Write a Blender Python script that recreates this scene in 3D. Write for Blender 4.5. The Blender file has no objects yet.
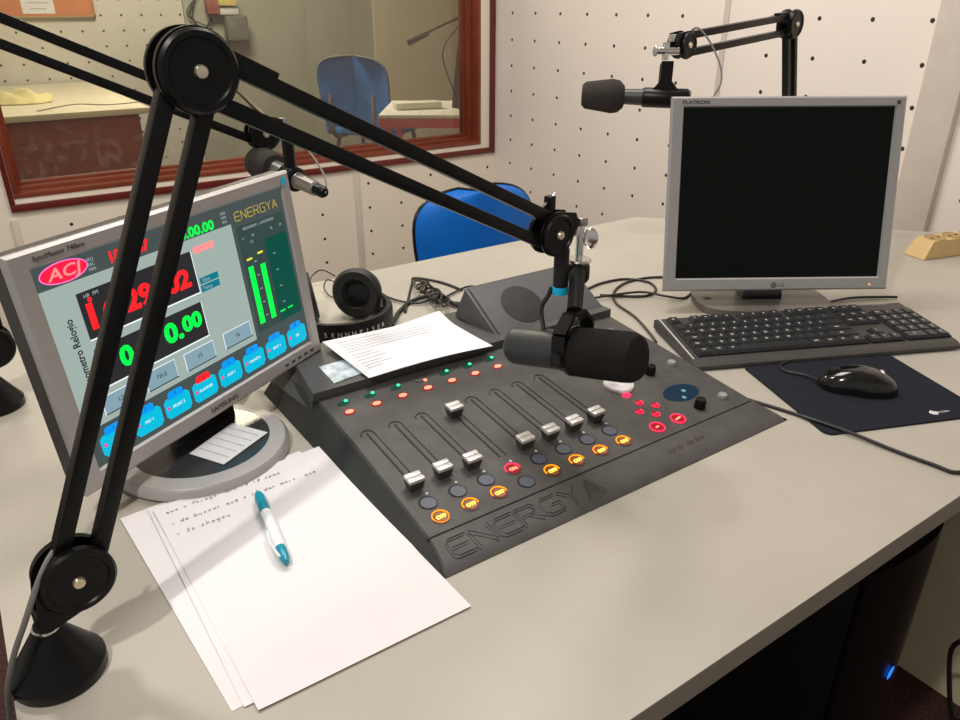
import bpy, bmesh, math, random
from mathutils import Vector as V, Matrix, Quaternion
random.seed(7)
SC = bpy.context.scene
COL = SC.collection
# ------------------------------------------------------------------ camera
YAW, PITCH, CAMZ, FPX = .603, .4455, 1.25, 750.0
cam_d = bpy.data.cameras.new('camera'); cam_d.sensor_width = 36; cam_d.lens = FPX/960*36
cam_d.clip_start = .02
cam = bpy.data.objects.new('camera', cam_d); COL.objects.link(cam)
cam.location = (0, 0, CAMZ); cam.rotation_euler = (math.pi/2-PITCH, 0, -YAW)
SC.camera = cam
# ------------------------------------------------------------------ world, lights, exposure
w = bpy.data.worlds.new('world'); SC.world = w; w.use_nodes = True
w.node_tree.nodes['Background'].inputs[0].default_value = (1, .95, .88, 1)
w.node_tree.nodes['Background'].inputs[1].default_value = .34
def area(name, loc, size, power, col, target=None, sy=None):
    d = bpy.data.lights.new(name, 'AREA'); d.energy = power; d.color = col; d.size = size
    if sy: d.shape = 'RECTANGLE'; d.size_y = sy
    o = bpy.data.objects.new(name, d); COL.objects.link(o); o.location = loc
    if target: o.rotation_euler = (V(target)-V(loc)).to_track_quat('-Z', 'Y').to_euler()
    return o
area('ceiling_lamp_front', (-.66, .02, 2.55), .07, 21, (1, .955, .91), (.4, .8, .8))
area('ceiling_lamp_back', (.10, 1.75, 2.60), .22, 15, (1, .95, .89))
area('ceiling_lamp_right', (1.05, 1.35, 2.62), .8, 25, (1, .95, .90))
area('far_room_lamp', (1.3, 4.6, 2.6), .8, 80, (1, .93, .78))
SC.view_settings.view_transform = 'Standard'; SC.view_settings.look = 'None'
SC.view_settings.exposure = .15; SC.view_settings.gamma = 1
SC.view_settings.use_curve_mapping = False

# ------------------------------------------------------------------ place finding: a sight line met with a real plane
_f = V((math.sin(YAW)*math.cos(PITCH), math.cos(YAW)*math.cos(PITCH), -math.sin(PITCH)))
_r = V((math.cos(YAW), -math.sin(YAW), 0)); _u = _r.cross(_f); EYE = V((0, 0, CAMZ))
def ray(x, y): return _f+_r*((x-480)/FPX)+_u*((360-y)/FPX)
def atz(x, y, z=.75):
    d = ray(x, y); return EYE+d*((z-CAMZ)/d.z)
def aty(x, y, Y):
    d = ray(x, y); return EYE+d*(Y/d.y)
def atd(x, y, t): return EYE+ray(x, y)*t

# ------------------------------------------------------------------ materials
MATS = {}
def mat(name, col, rough=.5, metal=0, emit=None, es=1, noise=0, nscale=20, bump=0, bscale=200, coat=0, spec=.5, alpha=None):
    m = bpy.data.materials.new(name); m.use_nodes = True; nt = m.node_tree; n = nt.nodes; b = n['Principled BSDF']
    b.inputs['Base Color'].default_value = (*col, 1); b.inputs['Roughness'].default_value = rough
    b.inputs['Metallic'].default_value = metal; b.inputs['Specular IOR Level'].default_value = spec
    if coat: b.inputs['Coat Weight'].default_value = coat; b.inputs['Coat Roughness'].default_value = .1
    if emit: b.inputs['Emission Color'].default_value = (*emit, 1); b.inputs['Emission Strength'].default_value = es
    tc = n.new('ShaderNodeTexCoord')
    if noise:
        t = n.new('ShaderNodeTexNoise'); t.inputs['Scale'].default_value = nscale; t.inputs['Detail'].default_value = 5
        nt.links.new(tc.outputs['Object'], t.inputs['Vector'])
        r = n.new('ShaderNodeMapRange'); r.inputs['From Min'].default_value = .3; r.inputs['From Max'].default_value = .7
        r.inputs['To Min'].default_value = 1-noise; r.inputs['To Max'].default_value = 1+noise
        nt.links.new(t.outputs['Fac'], r.inputs['Value'])
        mx = n.new('ShaderNodeVectorMath'); mx.operation = 'SCALE'; mx.inputs[0].default_value = col
        nt.links.new(r.outputs['Result'], mx.inputs['Scale']); nt.links.new(mx.outputs[0], b.inputs['Base Color'])
    if bump:
        t = n.new('ShaderNodeTexNoise'); t.inputs['Scale'].default_value = bscale; t.inputs['Detail'].default_value = 3
        nt.links.new(tc.outputs['Object'], t.inputs['Vector'])
        bp = n.new('ShaderNodeBump'); bp.inputs['Strength'].default_value = bump; bp.inputs['Distance'].default_value = .002
        nt.links.new(t.outputs['Fac'], bp.inputs['Height']); nt.links.new(bp.outputs[0], b.inputs['Normal'])
    MATS[name] = m; return m
M = {}
M['desk'] = mat('desk_laminate', (.395, .365, .308), .42, noise=.06, nscale=6, bump=.03, bscale=500, spec=.45)
M['desk_edge'] = mat('desk_edge_band', (.27, .235, .19), .5, noise=.05)
M['panel'] = mat('cream_panel', (.68, .60, .42), .6, noise=.05)
M['black'] = mat('black_satin', (.0045, .0042, .0040), .34, spec=.22, noise=.15, bump=.03, bscale=900)
M['blackp'] = mat('black_plastic', (.010, .010, .010), .5, spec=.3, noise=.1, bump=.04, bscale=700)
M['gloss'] = mat('gloss_black', (.006, .006, .006), .14, spec=.45, coat=.25, noise=.1)
M['foam'] = mat('black_foam', (.015, .0135, .013), .95, noise=.15, nscale=300, bump=.6, bscale=1500, spec=.15)
M['foamb'] = mat('brown_black_foam', (.04, .034, .03), .95, noise=.15, nscale=300, bump=.6, bscale=1500, spec=.2)
M['chrome'] = mat('chrome', (.75, .73, .70), .2, 1, noise=.05)
M['brass'] = mat('pale_bolt', (.75, .66, .5), .3, .9, noise=.05)
M['steel'] = mat('mic_steel', (.42, .40, .38), .32, 1, noise=.08)
M['silver'] = mat('silver_plastic', (.40, .375, .365), .38, .25, noise=.03, bump=.02)
M['silverlg'] = mat('silver_grey_plastic', (.37, .36, .35), .35, .3, noise=.03, bump=.02)
M['silverhi'] = mat('bright_silver_trim', (.75, .73, .72), .3, .3, noise=.02)
M['dkgrey'] = mat('dark_grey_plastic', (.05, .045, .04), .5, noise=.1)
M['base_dark'] = mat('smoked_plastic', (.028, .029, .03), .2, noise=.1)
M['console'] = mat('console_charcoal', (.054, .051, .047), .52, noise=.2, nscale=45, bump=.1, bscale=400, spec=.45)
M['console_side'] = mat('console_side_black', (.022, .022, .020), .55, noise=.15, nscale=30, bump=.1, bscale=300)
M['hump'] = mat('console_bridge_grey', (.062, .062, .062), .48, noise=.08, nscale=30, bump=.08, bscale=300)
M['grille'] = mat('speaker_grille', (.026, .024, .024), .75, noise=.2, nscale=900)
M['slot'] = mat('slot_black', (.003, .003, .003), .7, noise=.1)
M['line'] = mat('groove_dark', (.016, .016, .016), .6, noise=.1)
M['fader'] = mat('fader_silver', (.62, .61, .58), .35, .35, noise=.04)
M['btn'] = mat('button_slate', (.055, .065, .095), .4, noise=.08)
M['paper'] = mat('white_paper', (.74, .71, .72), .7, noise=.012, nscale=8)
M['paper2'] = mat('printed_paper', (.70, .70, .73), .65, noise=.012, nscale=8)
M['ink'] = mat('grey_ink', (.33, .32, .36), .8, noise=.05)
M['print'] = mat('print_grey', (.42, .42, .46), .8, noise=.05)
M['teal'] = mat('teal_plastic', (.0, .26, .36), .3, noise=.04)
M['penwhite'] = mat('pen_white', (.82, .84, .86), .3, noise=.02)
M['clear'] = mat('pen_clear', (.75, .78, .80), .15, noise=.02)
M['kb'] = mat('keyboard_grey_black', (.040, .037, .034), .45, noise=.06, bump=.05, bscale=800)
M['key'] = mat('key_black', (.020, .021, .023), .4, noise=.06)
M['legend'] = mat('key_legend', (.55, .55, .55), .6, noise=.02)
M['pad'] = mat('mouse_pad_cloth', (.011, .0125, .020), .9, noise=.1, nscale=400, bump=.2, bscale=2500, spec=.2)
M['pad_edge'] = mat('pad_rubber', (.008, .008, .009), .8, noise=.05)
M['white_mark'] = mat('white_mark', (.75, .75, .76), .6, noise=.02)
M['cable'] = mat('black_cable', (.013, .012, .012), .45, noise=.1)
M['gcable'] = mat('grey_cable', (.16, .15, .14), .5, noise=.1)
M['blue'] = mat('blue_plastic', (.0, .115, .46), .5, spec=.25, noise=.05, bump=.05, bscale=500)
M['blue2'] = mat('blue_fabric', (.04, .18, .58), .85, noise=.12, nscale=12)
M['wood'] = mat('yellow_strip_plastic', (.60, .42, .19), .45, noise=.04)
M['wooddk'] = mat('socket_ochre', (.38, .25, .10), .5, noise=.06)
M['frame'] = mat('varnished_red_wood', (.20, .042, .020), .30, noise=.22, nscale=9, bump=.05, spec=.5)
M['frame2'] = mat('dark_red_trim', (.12, .014, .010), .35, noise=.15, nscale=12)
M['redp'] = mat('red_brown_panel', (.24, .040, .022), .6, noise=.15, nscale=14)
M['red'] = mat('red_edge', (.55, .07, .07), .5, noise=.05)
M['cream'] = mat('cream_paint', (.62, .55, .41), .8, noise=.04, nscale=4)
M['greenwall'] = mat('grey_green_paint', (.37, .37, .30), .8, noise=.05, nscale=5)
M['white'] = mat('white_paint', (.72, .69, .62), .7, noise=.04)
M['orange'] = mat('orange_board', (.55, .19, .07), .8, noise=.12, nscale=8)
M['yellow'] = mat('yellow_card', (.62, .50, .16), .7, noise=.1)
M['cloth'] = mat('yellow_cloth', (.62, .55, .27), .9, noise=.15, nscale=14)
M['greybag'] = mat('grey_bag', (.15, .15, .12), .8, noise=.2, nscale=20)
M['sticker'] = mat('sticker_grey', (.62, .62, .63), .5, noise=.06, nscale=40)
M['green'] = mat('green_plastic', (.12, .40, .05), .5, noise=.1)
M['cyan'] = mat('cyan_tape', (.0, .42, .72), .5, noise=.05)
M['photo'] = mat('photo_card_blue', (.50, .60, .68), .25, noise=.45, nscale=55)
def em(name, col, s): M[name] = mat(name, tuple(c*.02 for c in col), .5, spec=.12, emit=col, es=s, noise=.02); return M[name]
em('e_red', (1, .02, .07), 2.2); em('e_redhot', (1, .17, .10), 3.2); em('e_redlow', (1, .02, .04), .35)
em('e_orange', (1, .22, .0), 2.2); em('e_yel', (1, .55, .08), 2.6); em('e_green', (.05, .9, .45), 1.6); em('e_greenlow', (.0, .35, .2), .16)
em('e_blue', (.01, .18, 1), 1.6); em('e_bluelow', (.02, .14, .3), .16)
em('s_bg', (.34, .42, .385), .95); em('s_hdr', (.062, .082, .082), .9); em('s_dark', (.030, .030, .034), .7)
em('s_teal', (.0, .075, .052), .9); em('s_teal2', (.035, .065, .06), .9); em('s_red', (1, .015, .02), 1.1); em('s_green', (.0, 1, .08), 1.0)
em('s_cyan', (.0, .47, .68), 1.0); em('s_cyan2', (.0, .30, .85), 1.0); em('s_white', (.85, .9, .9), 1.0); em('s_btn', (.24, .37, .44), .9)
em('s_tealtab', (.0, .20, .27), .9); em('s_pink', (1, .28, .28), 1.0); em('s_yel', (.95, .85, .05), .9); em('s_gold', (.50, .36, .04), .9)
em('s_black', (.02, .02, .03), .6); em('s_mag', (.9, .05, .25), 1.0); em('s_grey', (.4, .45, .45), .8); em('s_logo', (1, .012, .05), 1.1)
M['lcd'] = mat('lcd_off', (.0045, .006, .0045), .35, noise=.1, nscale=3, spec=.10)

def holes_mat(name, col, axes, off, pitch, lims, r=.0060, zmax=9):
    """painted board with a grid of small round dark holes; axes = which object coordinate runs along"""
    m = bpy.data.materials.new(name); m.use_nodes = True; nt = m.node_tree; n = nt.nodes; L = nt.links; b = n['Principled BSDF']
    b.inputs['Roughness'].default_value = .62
    g = n.new('ShaderNodeNewGeometry'); s = n.new('ShaderNodeSeparateXYZ'); L.new(g.outputs['Position'], s.inputs[0])
    def mth(op, a, b_=None, c=None):
        k = n.new('ShaderNodeMath'); k.operation = op
        for i, v in enumerate((a, b_, c)):
            if v is None: continue
            if isinstance(v, (int, float)): k.inputs[i].default_value = v
            else: L.new(v, k.inputs[i])
        return k.outputs[0]
    def cell(sock, o, p):
        a = mth('DIVIDE', mth('SUBTRACT', sock, o), p)
        return mth('MULTIPLY', mth('SUBTRACT', a, mth('ROUND', a)), p)
    A = s.outputs[axes]; Z = s.outputs['Z']
    masks = None
    for (lo, hi, o) in lims:
        da = cell(A, o, pitch[0]); dz = cell(Z, off, pitch[1])
        d = mth('SQRT', mth('ADD', mth('MULTIPLY', da, da), mth('MULTIPLY', dz, dz)))
        k = mth('MULTIPLY', mth('MULTIPLY', mth('LESS_THAN', d, r), mth('LESS_THAN', Z, zmax)), mth('MULTIPLY', mth('GREATER_THAN', A, lo), mth('LESS_THAN', A, hi)))
        masks = k if masks is None else mth('MAXIMUM', masks, k)
    t = n.new('ShaderNodeTexNoise'); t.inputs['Scale'].default_value = 3; t.inputs['Detail'].default_value = 6
    L.new(g.outputs['Position'], t.inputs['Vector'])
    rmp = n.new('ShaderNodeMapRange'); rmp.inputs['To Min'].default_value = .94; rmp.inputs['To Max'].default_value = 1.05
    L.new(t.outputs['Fac'], rmp.inputs['Value'])
    sc = n.new('ShaderNodeVectorMath'); sc.operation = 'SCALE'; sc.inputs[0].default_value = col; L.new(rmp.outputs[0], sc.inputs['Scale'])
    mix = n.new('ShaderNodeMix'); mix.data_type = 'RGBA'; L.new(masks, mix.inputs['Factor'])
    L.new(sc.outputs[0], mix.inputs['A']); mix.inputs['B'].default_value = (.02, .015, .01, 1)
    L.new(mix.outputs['Result'], b.inputs['Base Color'])
    return m
M['wallback'] = holes_mat('pegboard_beige', (.80, .715, .585), 'X', .5595, (.153, .1025), [(.2, 1.33, .277), (1.37, 2.055, 1.412)], zmax=.62)
M['wallright'] = holes_mat('pegboard_pinkish', (.83, .74, .665), 'Y', 1.2085, (.1535, .1025), [(1.76, 2.86, 2.753), (1.0, 1.62, 1.494), (.2, .90, .857)])
M['wallfar'] = holes_mat('pegboard_far', (.60, .57, .51), 'X', 1.167, (.132, .0975), [(-.5, 1.6, 1.192)], r=.0075)

# glass
gm = bpy.data.materials.new('window_glass'); gm.use_nodes = True; nt = gm.node_tree; n = nt.nodes; n.remove(n['Principled BSDF'])
out = n['Material Output']; tr = n.new('ShaderNodeBsdfTransparent'); tr.inputs[0].default_value = (.84, .83, .78, 1)
gl = n.new('ShaderNodeBsdfGlossy'); gl.inputs['Roughness'].default_value = .03
df = n.new('ShaderNodeBsdfDiffuse'); df.inputs[0].default_value = (.55, .5, .45, 1)
lw = n.new('ShaderNodeFresnel'); lw.inputs['IOR'].default_value = 1.5
mx = n.new('ShaderNodeMixShader'); nt.links.new(lw.outputs[0], mx.inputs[0]); nt.links.new(tr.outputs[0], mx.inputs[1]); nt.links.new(gl.outputs[0], mx.inputs[2])
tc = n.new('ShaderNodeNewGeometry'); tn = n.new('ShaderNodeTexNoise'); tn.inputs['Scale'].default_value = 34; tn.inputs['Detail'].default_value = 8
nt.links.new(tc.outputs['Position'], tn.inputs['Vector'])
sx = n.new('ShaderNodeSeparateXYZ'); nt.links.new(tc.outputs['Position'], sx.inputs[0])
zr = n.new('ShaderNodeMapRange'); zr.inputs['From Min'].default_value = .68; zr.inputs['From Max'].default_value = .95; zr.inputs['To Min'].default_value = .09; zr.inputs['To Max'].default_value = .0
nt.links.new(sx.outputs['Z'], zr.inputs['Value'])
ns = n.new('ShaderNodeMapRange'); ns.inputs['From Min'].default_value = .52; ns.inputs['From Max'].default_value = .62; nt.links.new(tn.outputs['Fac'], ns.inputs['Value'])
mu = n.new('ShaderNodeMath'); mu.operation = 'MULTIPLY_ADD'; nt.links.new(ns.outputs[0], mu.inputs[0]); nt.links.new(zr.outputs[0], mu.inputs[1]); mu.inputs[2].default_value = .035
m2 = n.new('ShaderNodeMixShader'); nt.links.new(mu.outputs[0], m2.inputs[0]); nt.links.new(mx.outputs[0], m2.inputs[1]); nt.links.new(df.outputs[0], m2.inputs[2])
nt.links.new(m2.outputs[0], out.inputs[0]); M['glass'] = gm
# floor carpet
M['floor'] = mat('speckled_dark_carpet', (.060, .030, .026), .95, noise=.5, nscale=180, bump=.4, bscale=600, spec=.1)
M['ceiling'] = mat('ceiling_white', (.7, .68, .62), .8, noise=.03)

# ------------------------------------------------------------------ mesh builder
def basis(z, up=V((0, 0, 1))):
    z = V(z).normalized(); up = V(up)
    if abs(z.dot(up)) > .999: up = V((1, 0, 0))
    x = up.cross(z).normalized(); y = z.cross(x); return x, y, z
def mtx(o, x, y, z):
    m = Matrix.Identity(4)
    for i, c in enumerate((x, y, z)):
        for k in range(3): m[k][i] = c[k]
    for k in range(3): m[k][3] = o[k]
    return m
class MB:
    def __init__(s): s.v = []; s.f = []
    def add(s, vs, fs, m=None):
        k = len(s.v)
        for p in vs: s.v.append((m @ V(p)) if m is not None else V(p))
        s.f += [[i+k for i in f] for f in fs]; return s
    def bmesh(s, bm, m=None):
        bm.verts.ensure_lookup_table(); s.add([v.co.copy() for v in bm.verts], [[v.index for v in f.verts] for f in bm.faces], m); bm.free(); return s
    def box(s, c, size, m=None, bev=0, seg=2):
        bm = bmesh.new(); bmesh.ops.create_cube(bm, size=1)
        for v in bm.verts: v.co = V((v.co.x*size[0], v.co.y*size[1], v.co.z*size[2]))
        if bev: bmesh.ops.bevel(bm, geom=bm.edges[:], offset=bev, segments=seg, affect='EDGES', profile=.6)
        bm.verts.index_update()
        mm = Matrix.Translation(V(c)); mm = m @ mm if m is not None else mm
        return s.bmesh(bm, mm)
    def cyl(s, p0, p1, r0, r1=None, n=24, cap=True):
        r1 = r0 if r1 is None else r1; p0 = V(p0); p1 = V(p1); x, y, z = basis(p1-p0); vs = []
        for p, r in ((p0, r0), (p1, r1)):
            for i in range(n): a = 2*math.pi*i/n; vs.append(p+x*r*math.cos(a)+y*r*math.sin(a))
        fs = [[i, (i+1) % n, n+(i+1) % n, n+i] for i in range(n)]
        if cap: fs += [list(range(n))[::-1], list(range(n, 2*n))]
        return s.add(vs, fs)
    def lathe(s, o, ax, prof, n=32, up=V((0, 0, 1)), cap=True):
        x, y, z = basis(ax, up); o = V(o); vs = []; fs = []
        for (r, h) in prof:
            for i in range(n): a = 2*math.pi*i/n; vs.append(o+z*h+x*r*math.cos(a)+y*r*math.sin(a))
        for k in range(len(prof)-1):
            for i in range(n): fs.append([k*n+i, k*n+(i+1) % n, (k+1)*n+(i+1) % n, (k+1)*n+i])
        if cap: fs += [list(range(n))[::-1], list(range((len(prof)-1)*n, len(prof)*n))]
        return s.add(vs, fs)
    def prism(s, pts, d, m=None):
        n = len(pts); d = V(d); P = [V(p) for p in pts]
        return s.add(P+[p+d for p in P], [list(range(n))[::-1], list(range(n, 2*n))]+[[i, (i+1) % n, n+(i+1) % n, n+i] for i in range(n)], m)
    def tube(s, pts, r, n=10, closed=False, smooth=True, sub=6):
        P = [V(p) for p in pts]
        if smooth and len(P) > 2:
            Q = []; N = len(P)
            for i in range(N if closed else N-1):
                g = (lambda k: P[k % N]) if closed else (lambda k: P[max(0, min(N-1, k))])
                a, b, c, d = g(i-1), g(i), g(i+1), g(i+2)
                for k in range(sub):
                    t = k/sub; Q.append(.5*((2*b)+(c-a)*t+(2*a-5*b+4*c-d)*t*t+(3*b-3*c+d-a)*t**3))
            if not closed: Q.append(P[-1])
            P = Q
        N = len(P); vs = []; fs = []; prev = None
        for i, p in enumerate(P):
            t = (P[(i+1) % N]-P[i-1]) if closed else (P[min(N-1, i+1)]-P[max(0, i-1)])
            t.normalize()
            if prev is None: x = basis(t)[0]
            else:
                x = prev-t*prev.dot(t); x.normalize()
            prev = x; y = t.cross(x)
            for k in range(n): a = 2*math.pi*k/n; vs.append(p+x*r*math.cos(a)+y*r*math.sin(a))
        for i in range(N if closed else N-1):
            j = (i+1) % N
            for k in range(n): fs.append([i*n+k, i*n+(k+1) % n, j*n+(k+1) % n, j*n+k])
        if not closed: fs += [list(range(n))[::-1], [(N-1)*n+k for k in range(n)]]
        return s.add(vs, fs)
    def ell(s, m, n=24, k=14, pw=1):
        vs = []; fs = []
        for j in range(k+1):
            ph = -math.pi/2+math.pi*j/k
            for i in range(n):
                a = 2*math.pi*i/n; vs.append((math.cos(ph)*math.cos(a), math.cos(ph)*math.sin(a), math.sin(ph)))
        for j in range(k):
            for i in range(n): fs.append([j*n+i, j*n+(i+1) % n, (j+1)*n+(i+1) % n, (j+1)*n+i])
        return s.add(vs, fs, m)
    def grid(s, rows, thick=None):
        """rows of points -> sheet; with thick a closed sheet"""
        R = len(rows); C_ = len(rows[0]); vs = [V(p) for r in rows for p in r]
        fs = [[i*C_+j, i*C_+j+1, (i+1)*C_+j+1, (i+1)*C_+j] for i in range(R-1) for j in range(C_-1)]
        if thick:
            o = len(vs); vs += [p-V((0, 0, thick)) for p in vs]
            fs += [[a+o for a in f[::-1]] for f in fs]
            for i in range(R-1): fs += [[i*C_, (i+1)*C_, (i+1)*C_+o, i*C_+o], [i*C_+C_-1, i*C_+C_-1+o, (i+1)*C_+C_-1+o, (i+1)*C_+C_-1]]
            for j in range(C_-1): fs += [[j, j+o, j+1+o, j+1], [(R-1)*C_+j, (R-1)*C_+j+1, (R-1)*C_+j+1+o, (R-1)*C_+j+o]]
        return s.add(vs, fs)
    def text(s, t, size, m, ext=.0002, align='CENTER', shear=0, bold=0, outline=0, sx=1):
        cu = bpy.data.curves.new('t', 'FONT'); cu.body = t; cu.size = size; cu.align_x = align; cu.align_y = 'CENTER'
        cu.extrude = ext; cu.shear = shear; cu.offset = bold; cu.resolution_u = 3
        if outline: cu.fill_mode = 'NONE'; cu.extrude = 0; cu.bevel_depth = outline; cu.bevel_resolution = 1
        o = bpy.data.objects.new('t', cu); COL.objects.link(o)
        dg = bpy.context.evaluated_depsgraph_get(); me = bpy.data.meshes.new_from_object(o.evaluated_get(dg))
        S = Matrix.Diagonal((sx, 1, 1, 1))
        s.add([v.co.copy() for v in me.vertices], [list(p.vertices) for p in me.polygons], m @ S)
        bpy.data.objects.remove(o); bpy.data.meshes.remove(me); bpy.data.curves.remove(cu); return s
    def build(s, name, m, parent=None, loc=None, smooth=35):
        root = parent
        while root is not None and root.parent is not None: root = root.parent
        off = V(root.location) if root is not None else V(loc if loc is not None else (0, 0, 0))
        me = bpy.data.meshes.new(name); me.from_pydata([tuple(p-off) for p in s.v], [], s.f)
        bm = bmesh.new(); bm.from_mesh(me); bmesh.ops.recalc_face_normals(bm, faces=bm.faces[:]); bm.to_mesh(me); bm.free()
        me.materials.append(m if not isinstance(m, str) else M[m])
        for p in me.polygons: p.use_smooth = True
        me.set_sharp_from_angle(angle=math.radians(smooth))
        o = bpy.data.objects.new(name, me); COL.objects.link(o)
        if parent is not None: o.parent = parent
        else: o.location = off
        return o
def tag(o, label, cat, group=None, kind=None):
    if label: o['label'] = label
    if cat: o['category'] = cat
    if group: o['group'] = group
    if kind: o['kind'] = kind
    return o
def thing(name, loc, label, cat, group=None):
    o = bpy.data.objects.new(name, None); COL.objects.link(o); o.location = loc; o.empty_display_size = .05
    return tag(o, label, cat, group)
def struct(mb, name, m, label=None, parent=None):
    o = mb.build(name, m, parent)
    if parent is None: o['kind'] = 'structure'
    if label: o['label'] = label; 
    if parent is None: o['category'] = name.split('_')[0]
    return o

# ================================================================== THE ROOM
YB, XR = 2.88, 2.06
struct(MB().box((1.6, 2.2, -.05), (7, 9, .1)), 'floor', 'floor', 'dark red brown speckled carpet under the desk')
struct(MB().box((1.6, 1.6, 2.75), (6, 8.2, .1)), 'ceiling', 'ceiling', 'pale ceiling above both rooms')
ox0, ox1, oz0, oz1 = .130, 1.985, .668, 2.05
wb = MB()
wb.box(((-2+ox0)/2, YB+.06, 1.35), (ox0+2, .12, 2.7)); wb.box(((ox1+4.2)/2, YB+.06, 1.35), (4.2-ox1, .12, 2.7))
wb.box(((ox0+ox1)/2, YB+.06, oz0/2), (ox1-ox0, .12, oz0)); wb.box(((ox0+ox1)/2, YB+.06, (oz1+2.7)/2), (ox1-ox0, .12, 2.7-oz1))
struct(wb, 'wall_back', 'wallback', 'beige perforated wall holding the studio window')
struct(MB().box((XR+.06, 1.0, 1.35), (.12, 2*(YB-1.0), 2.7)), 'wall_right', 'wallright', 'pale perforated wall behind the switched-off monitor')
struct(MB().box((XR-.012, .965, 1.35), (.024, .095, 2.7), bev=.003), 'trim_1', mat('batten_paint', (.60, .53, .46), .6, noise=.04), 'flat upright batten on the right wall')
struct(MB().box((XR-.002, 1.655, 1.35), (.005, .02, 2.7), bev=.001), 'trim_2', MATS['batten_paint'], 'narrow seam strip between boards of the right wall')
struct(MB().box((1.357, YB-.003, .305), (.026, .006, .61), bev=.001), 'trim_3', MATS['batten_paint'], 'seam strip under the window')
struct(MB().box((.112, YB-.006, .30), (.02, .012, .60), bev=.002), 'trim_4', MATS['batten_paint'], 'upright bead left below the window')
# window
win = thing('window_1', ((ox0+ox1)/2, YB, oz0), 'wide studio window with varnished red-brown frame looking into the far room', 'window'); win['kind'] = 'structure'
t = MB(); tx0, tx1, tz0, tz1 = .112, 2.056, .626, 2.10; tw = .023
t.box(((tx0+tx1)/2, YB-.006, tz0+tw/2), (tx1-tx0, .014, tw), bev=.002); t.box(((tx0+tx1)/2, YB-.006, tz1-tw/2), (tx1-tx0, .014, tw), bev=.002)
t.box((tx1-tw/2, YB-.006, (tz0+tz1)/2), (tw, .014, tz1-tz0-2*tw), bev=.002); t.box((tx0+.008, YB-.006, (tz0+tz1)/2), (.016, .014, tz1-tz0-2*tw), bev=.002)
t.build('outer_trim', 'frame2', win)
t = MB(); fz = oz0
def ringframe(a0, a1, c0, c1, y0, y1, th):
    t.box(((a0+a1)/2, (y0+y1)/2, c0+th/2), (a1-a0, y1-y0, th), bev=.0015); t.box(((a0+a1)/2, (y0+y1)/2, c1-th/2), (a1-a0, y1-y0, th), bev=.0015)
    t.box((a0+th/2, (y0+y1)/2, (c0+c1)/2), (th, y1-y0, c1-c0-2*th), bev=.0015); t.box((a1-th/2, (y0+y1)/2, (c0+c1)/2), (th, y1-y0, c1-c0-2*th), bev=.0015)
ringframe(ox0, ox1, oz0, oz1, YB-.004, YB+.12, .015)
ringframe(ox0+.015, ox1-.015, oz0+.015, oz1-.015, YB+.045, YB+.12, .012)
ringframe(ox0+.027, ox1-.027, oz0+.027, oz1-.027, YB+.085, YB+.12, .008)
t.build('window_frame', 'frame', win)
MB().box(((ox0+ox1)/2, YB+.10, (oz0+oz1)/2), (ox1-ox0-.064, .005, oz1-oz0-.064)).build('glass_pane', 'glass', win)

# ------------------------------------------------------------------ far room
YF = 6.1
wf = MB().box((-.2, YF+.06, 1.35), (3.62, .12, 2.7)); struct(wf, 'wall_far', 'wallfar', 'perforated back wall of the far room')
struct(MB().box((2.36, YF+.02, 1.35), (1.5, .10, 2.7)), 'wall_far_middle', 'greenwall', 'grey green plain stretch of the far room wall')
struct(MB().box((4.0, YF+.0, 1.35), (1.78, .12, 2.7)), 'wall_far_right', 'cream', 'cream stretch of the far room wall')
struct(MB().box((-2.05, 4.5, 1.35), (.1, 3.3, 2.7)), 'wall_far_left', 'cream', 'side wall of the far room')
struct(MB().box((4.9, 4.5, 1.35), (.1, 3.3, 2.7)), 'wall_far_side', 'cream', 'right side wall of the far room')
fd = thing('far_desk', (0, 4.4, 0), 'pale topped desk with red-brown front panel seen through the window', 'desk')
MB().box((-.3, 5.22, .7375), (2.42, 1.70, .03), bev=.003).build('desk_top', mat('far_desk_top', (.62, .57, .42), .5, noise=.06, nscale=4), fd)
MB().box((-.32, 4.42, .36), (2.34, .03, .72)).build('front_panel', 'redp', fd)
MB().box((.85, 5.2, .36), (.03, 1.5, .72)).build('side_panel', 'redp', fd)
# yellow cloth on far desk
c0 = atz(22, 101, .755); rows = []
for i in range(11):
    r = []
    for j in range(17):
        u = (j/16-.5)*2; v = (i/10-.5)*2; rr = 1-.25*abs(math.sin(3*u+v)); h = max(0, 1-(u*u*.9+v*v))**.5 if u*u*.9+v*v < 1 else 0
        r.append((c0.x+u*.17*rr, c0.y+v*.20*(1-.3*u*u), .758+h*(.045+.018*math.sin(7*u+2*v))+.002))
    rows.append(r)
tag(MB().grid(rows, .005).build('folded_cloth', 'cloth', loc=(c0.x, c0.y, .755)), 'crumpled yellowish cloth lying on the far room desk', 'cloth')
nb = atz(85, 104, .754)
tag(MB().tube([(nb.x-.25, nb.y-.2, .756), (nb.x-.05, nb.y, .756), (nb.x+.1, nb.y-.12, .756), (nb.x+.35, nb.y-.05, .756)], .0026).build('thin_cable', 'gcable', loc=(nb.x, nb.y, .754)), 'thin grey cable lying on the far desk beside the yellow cloth', 'cable')
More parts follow.
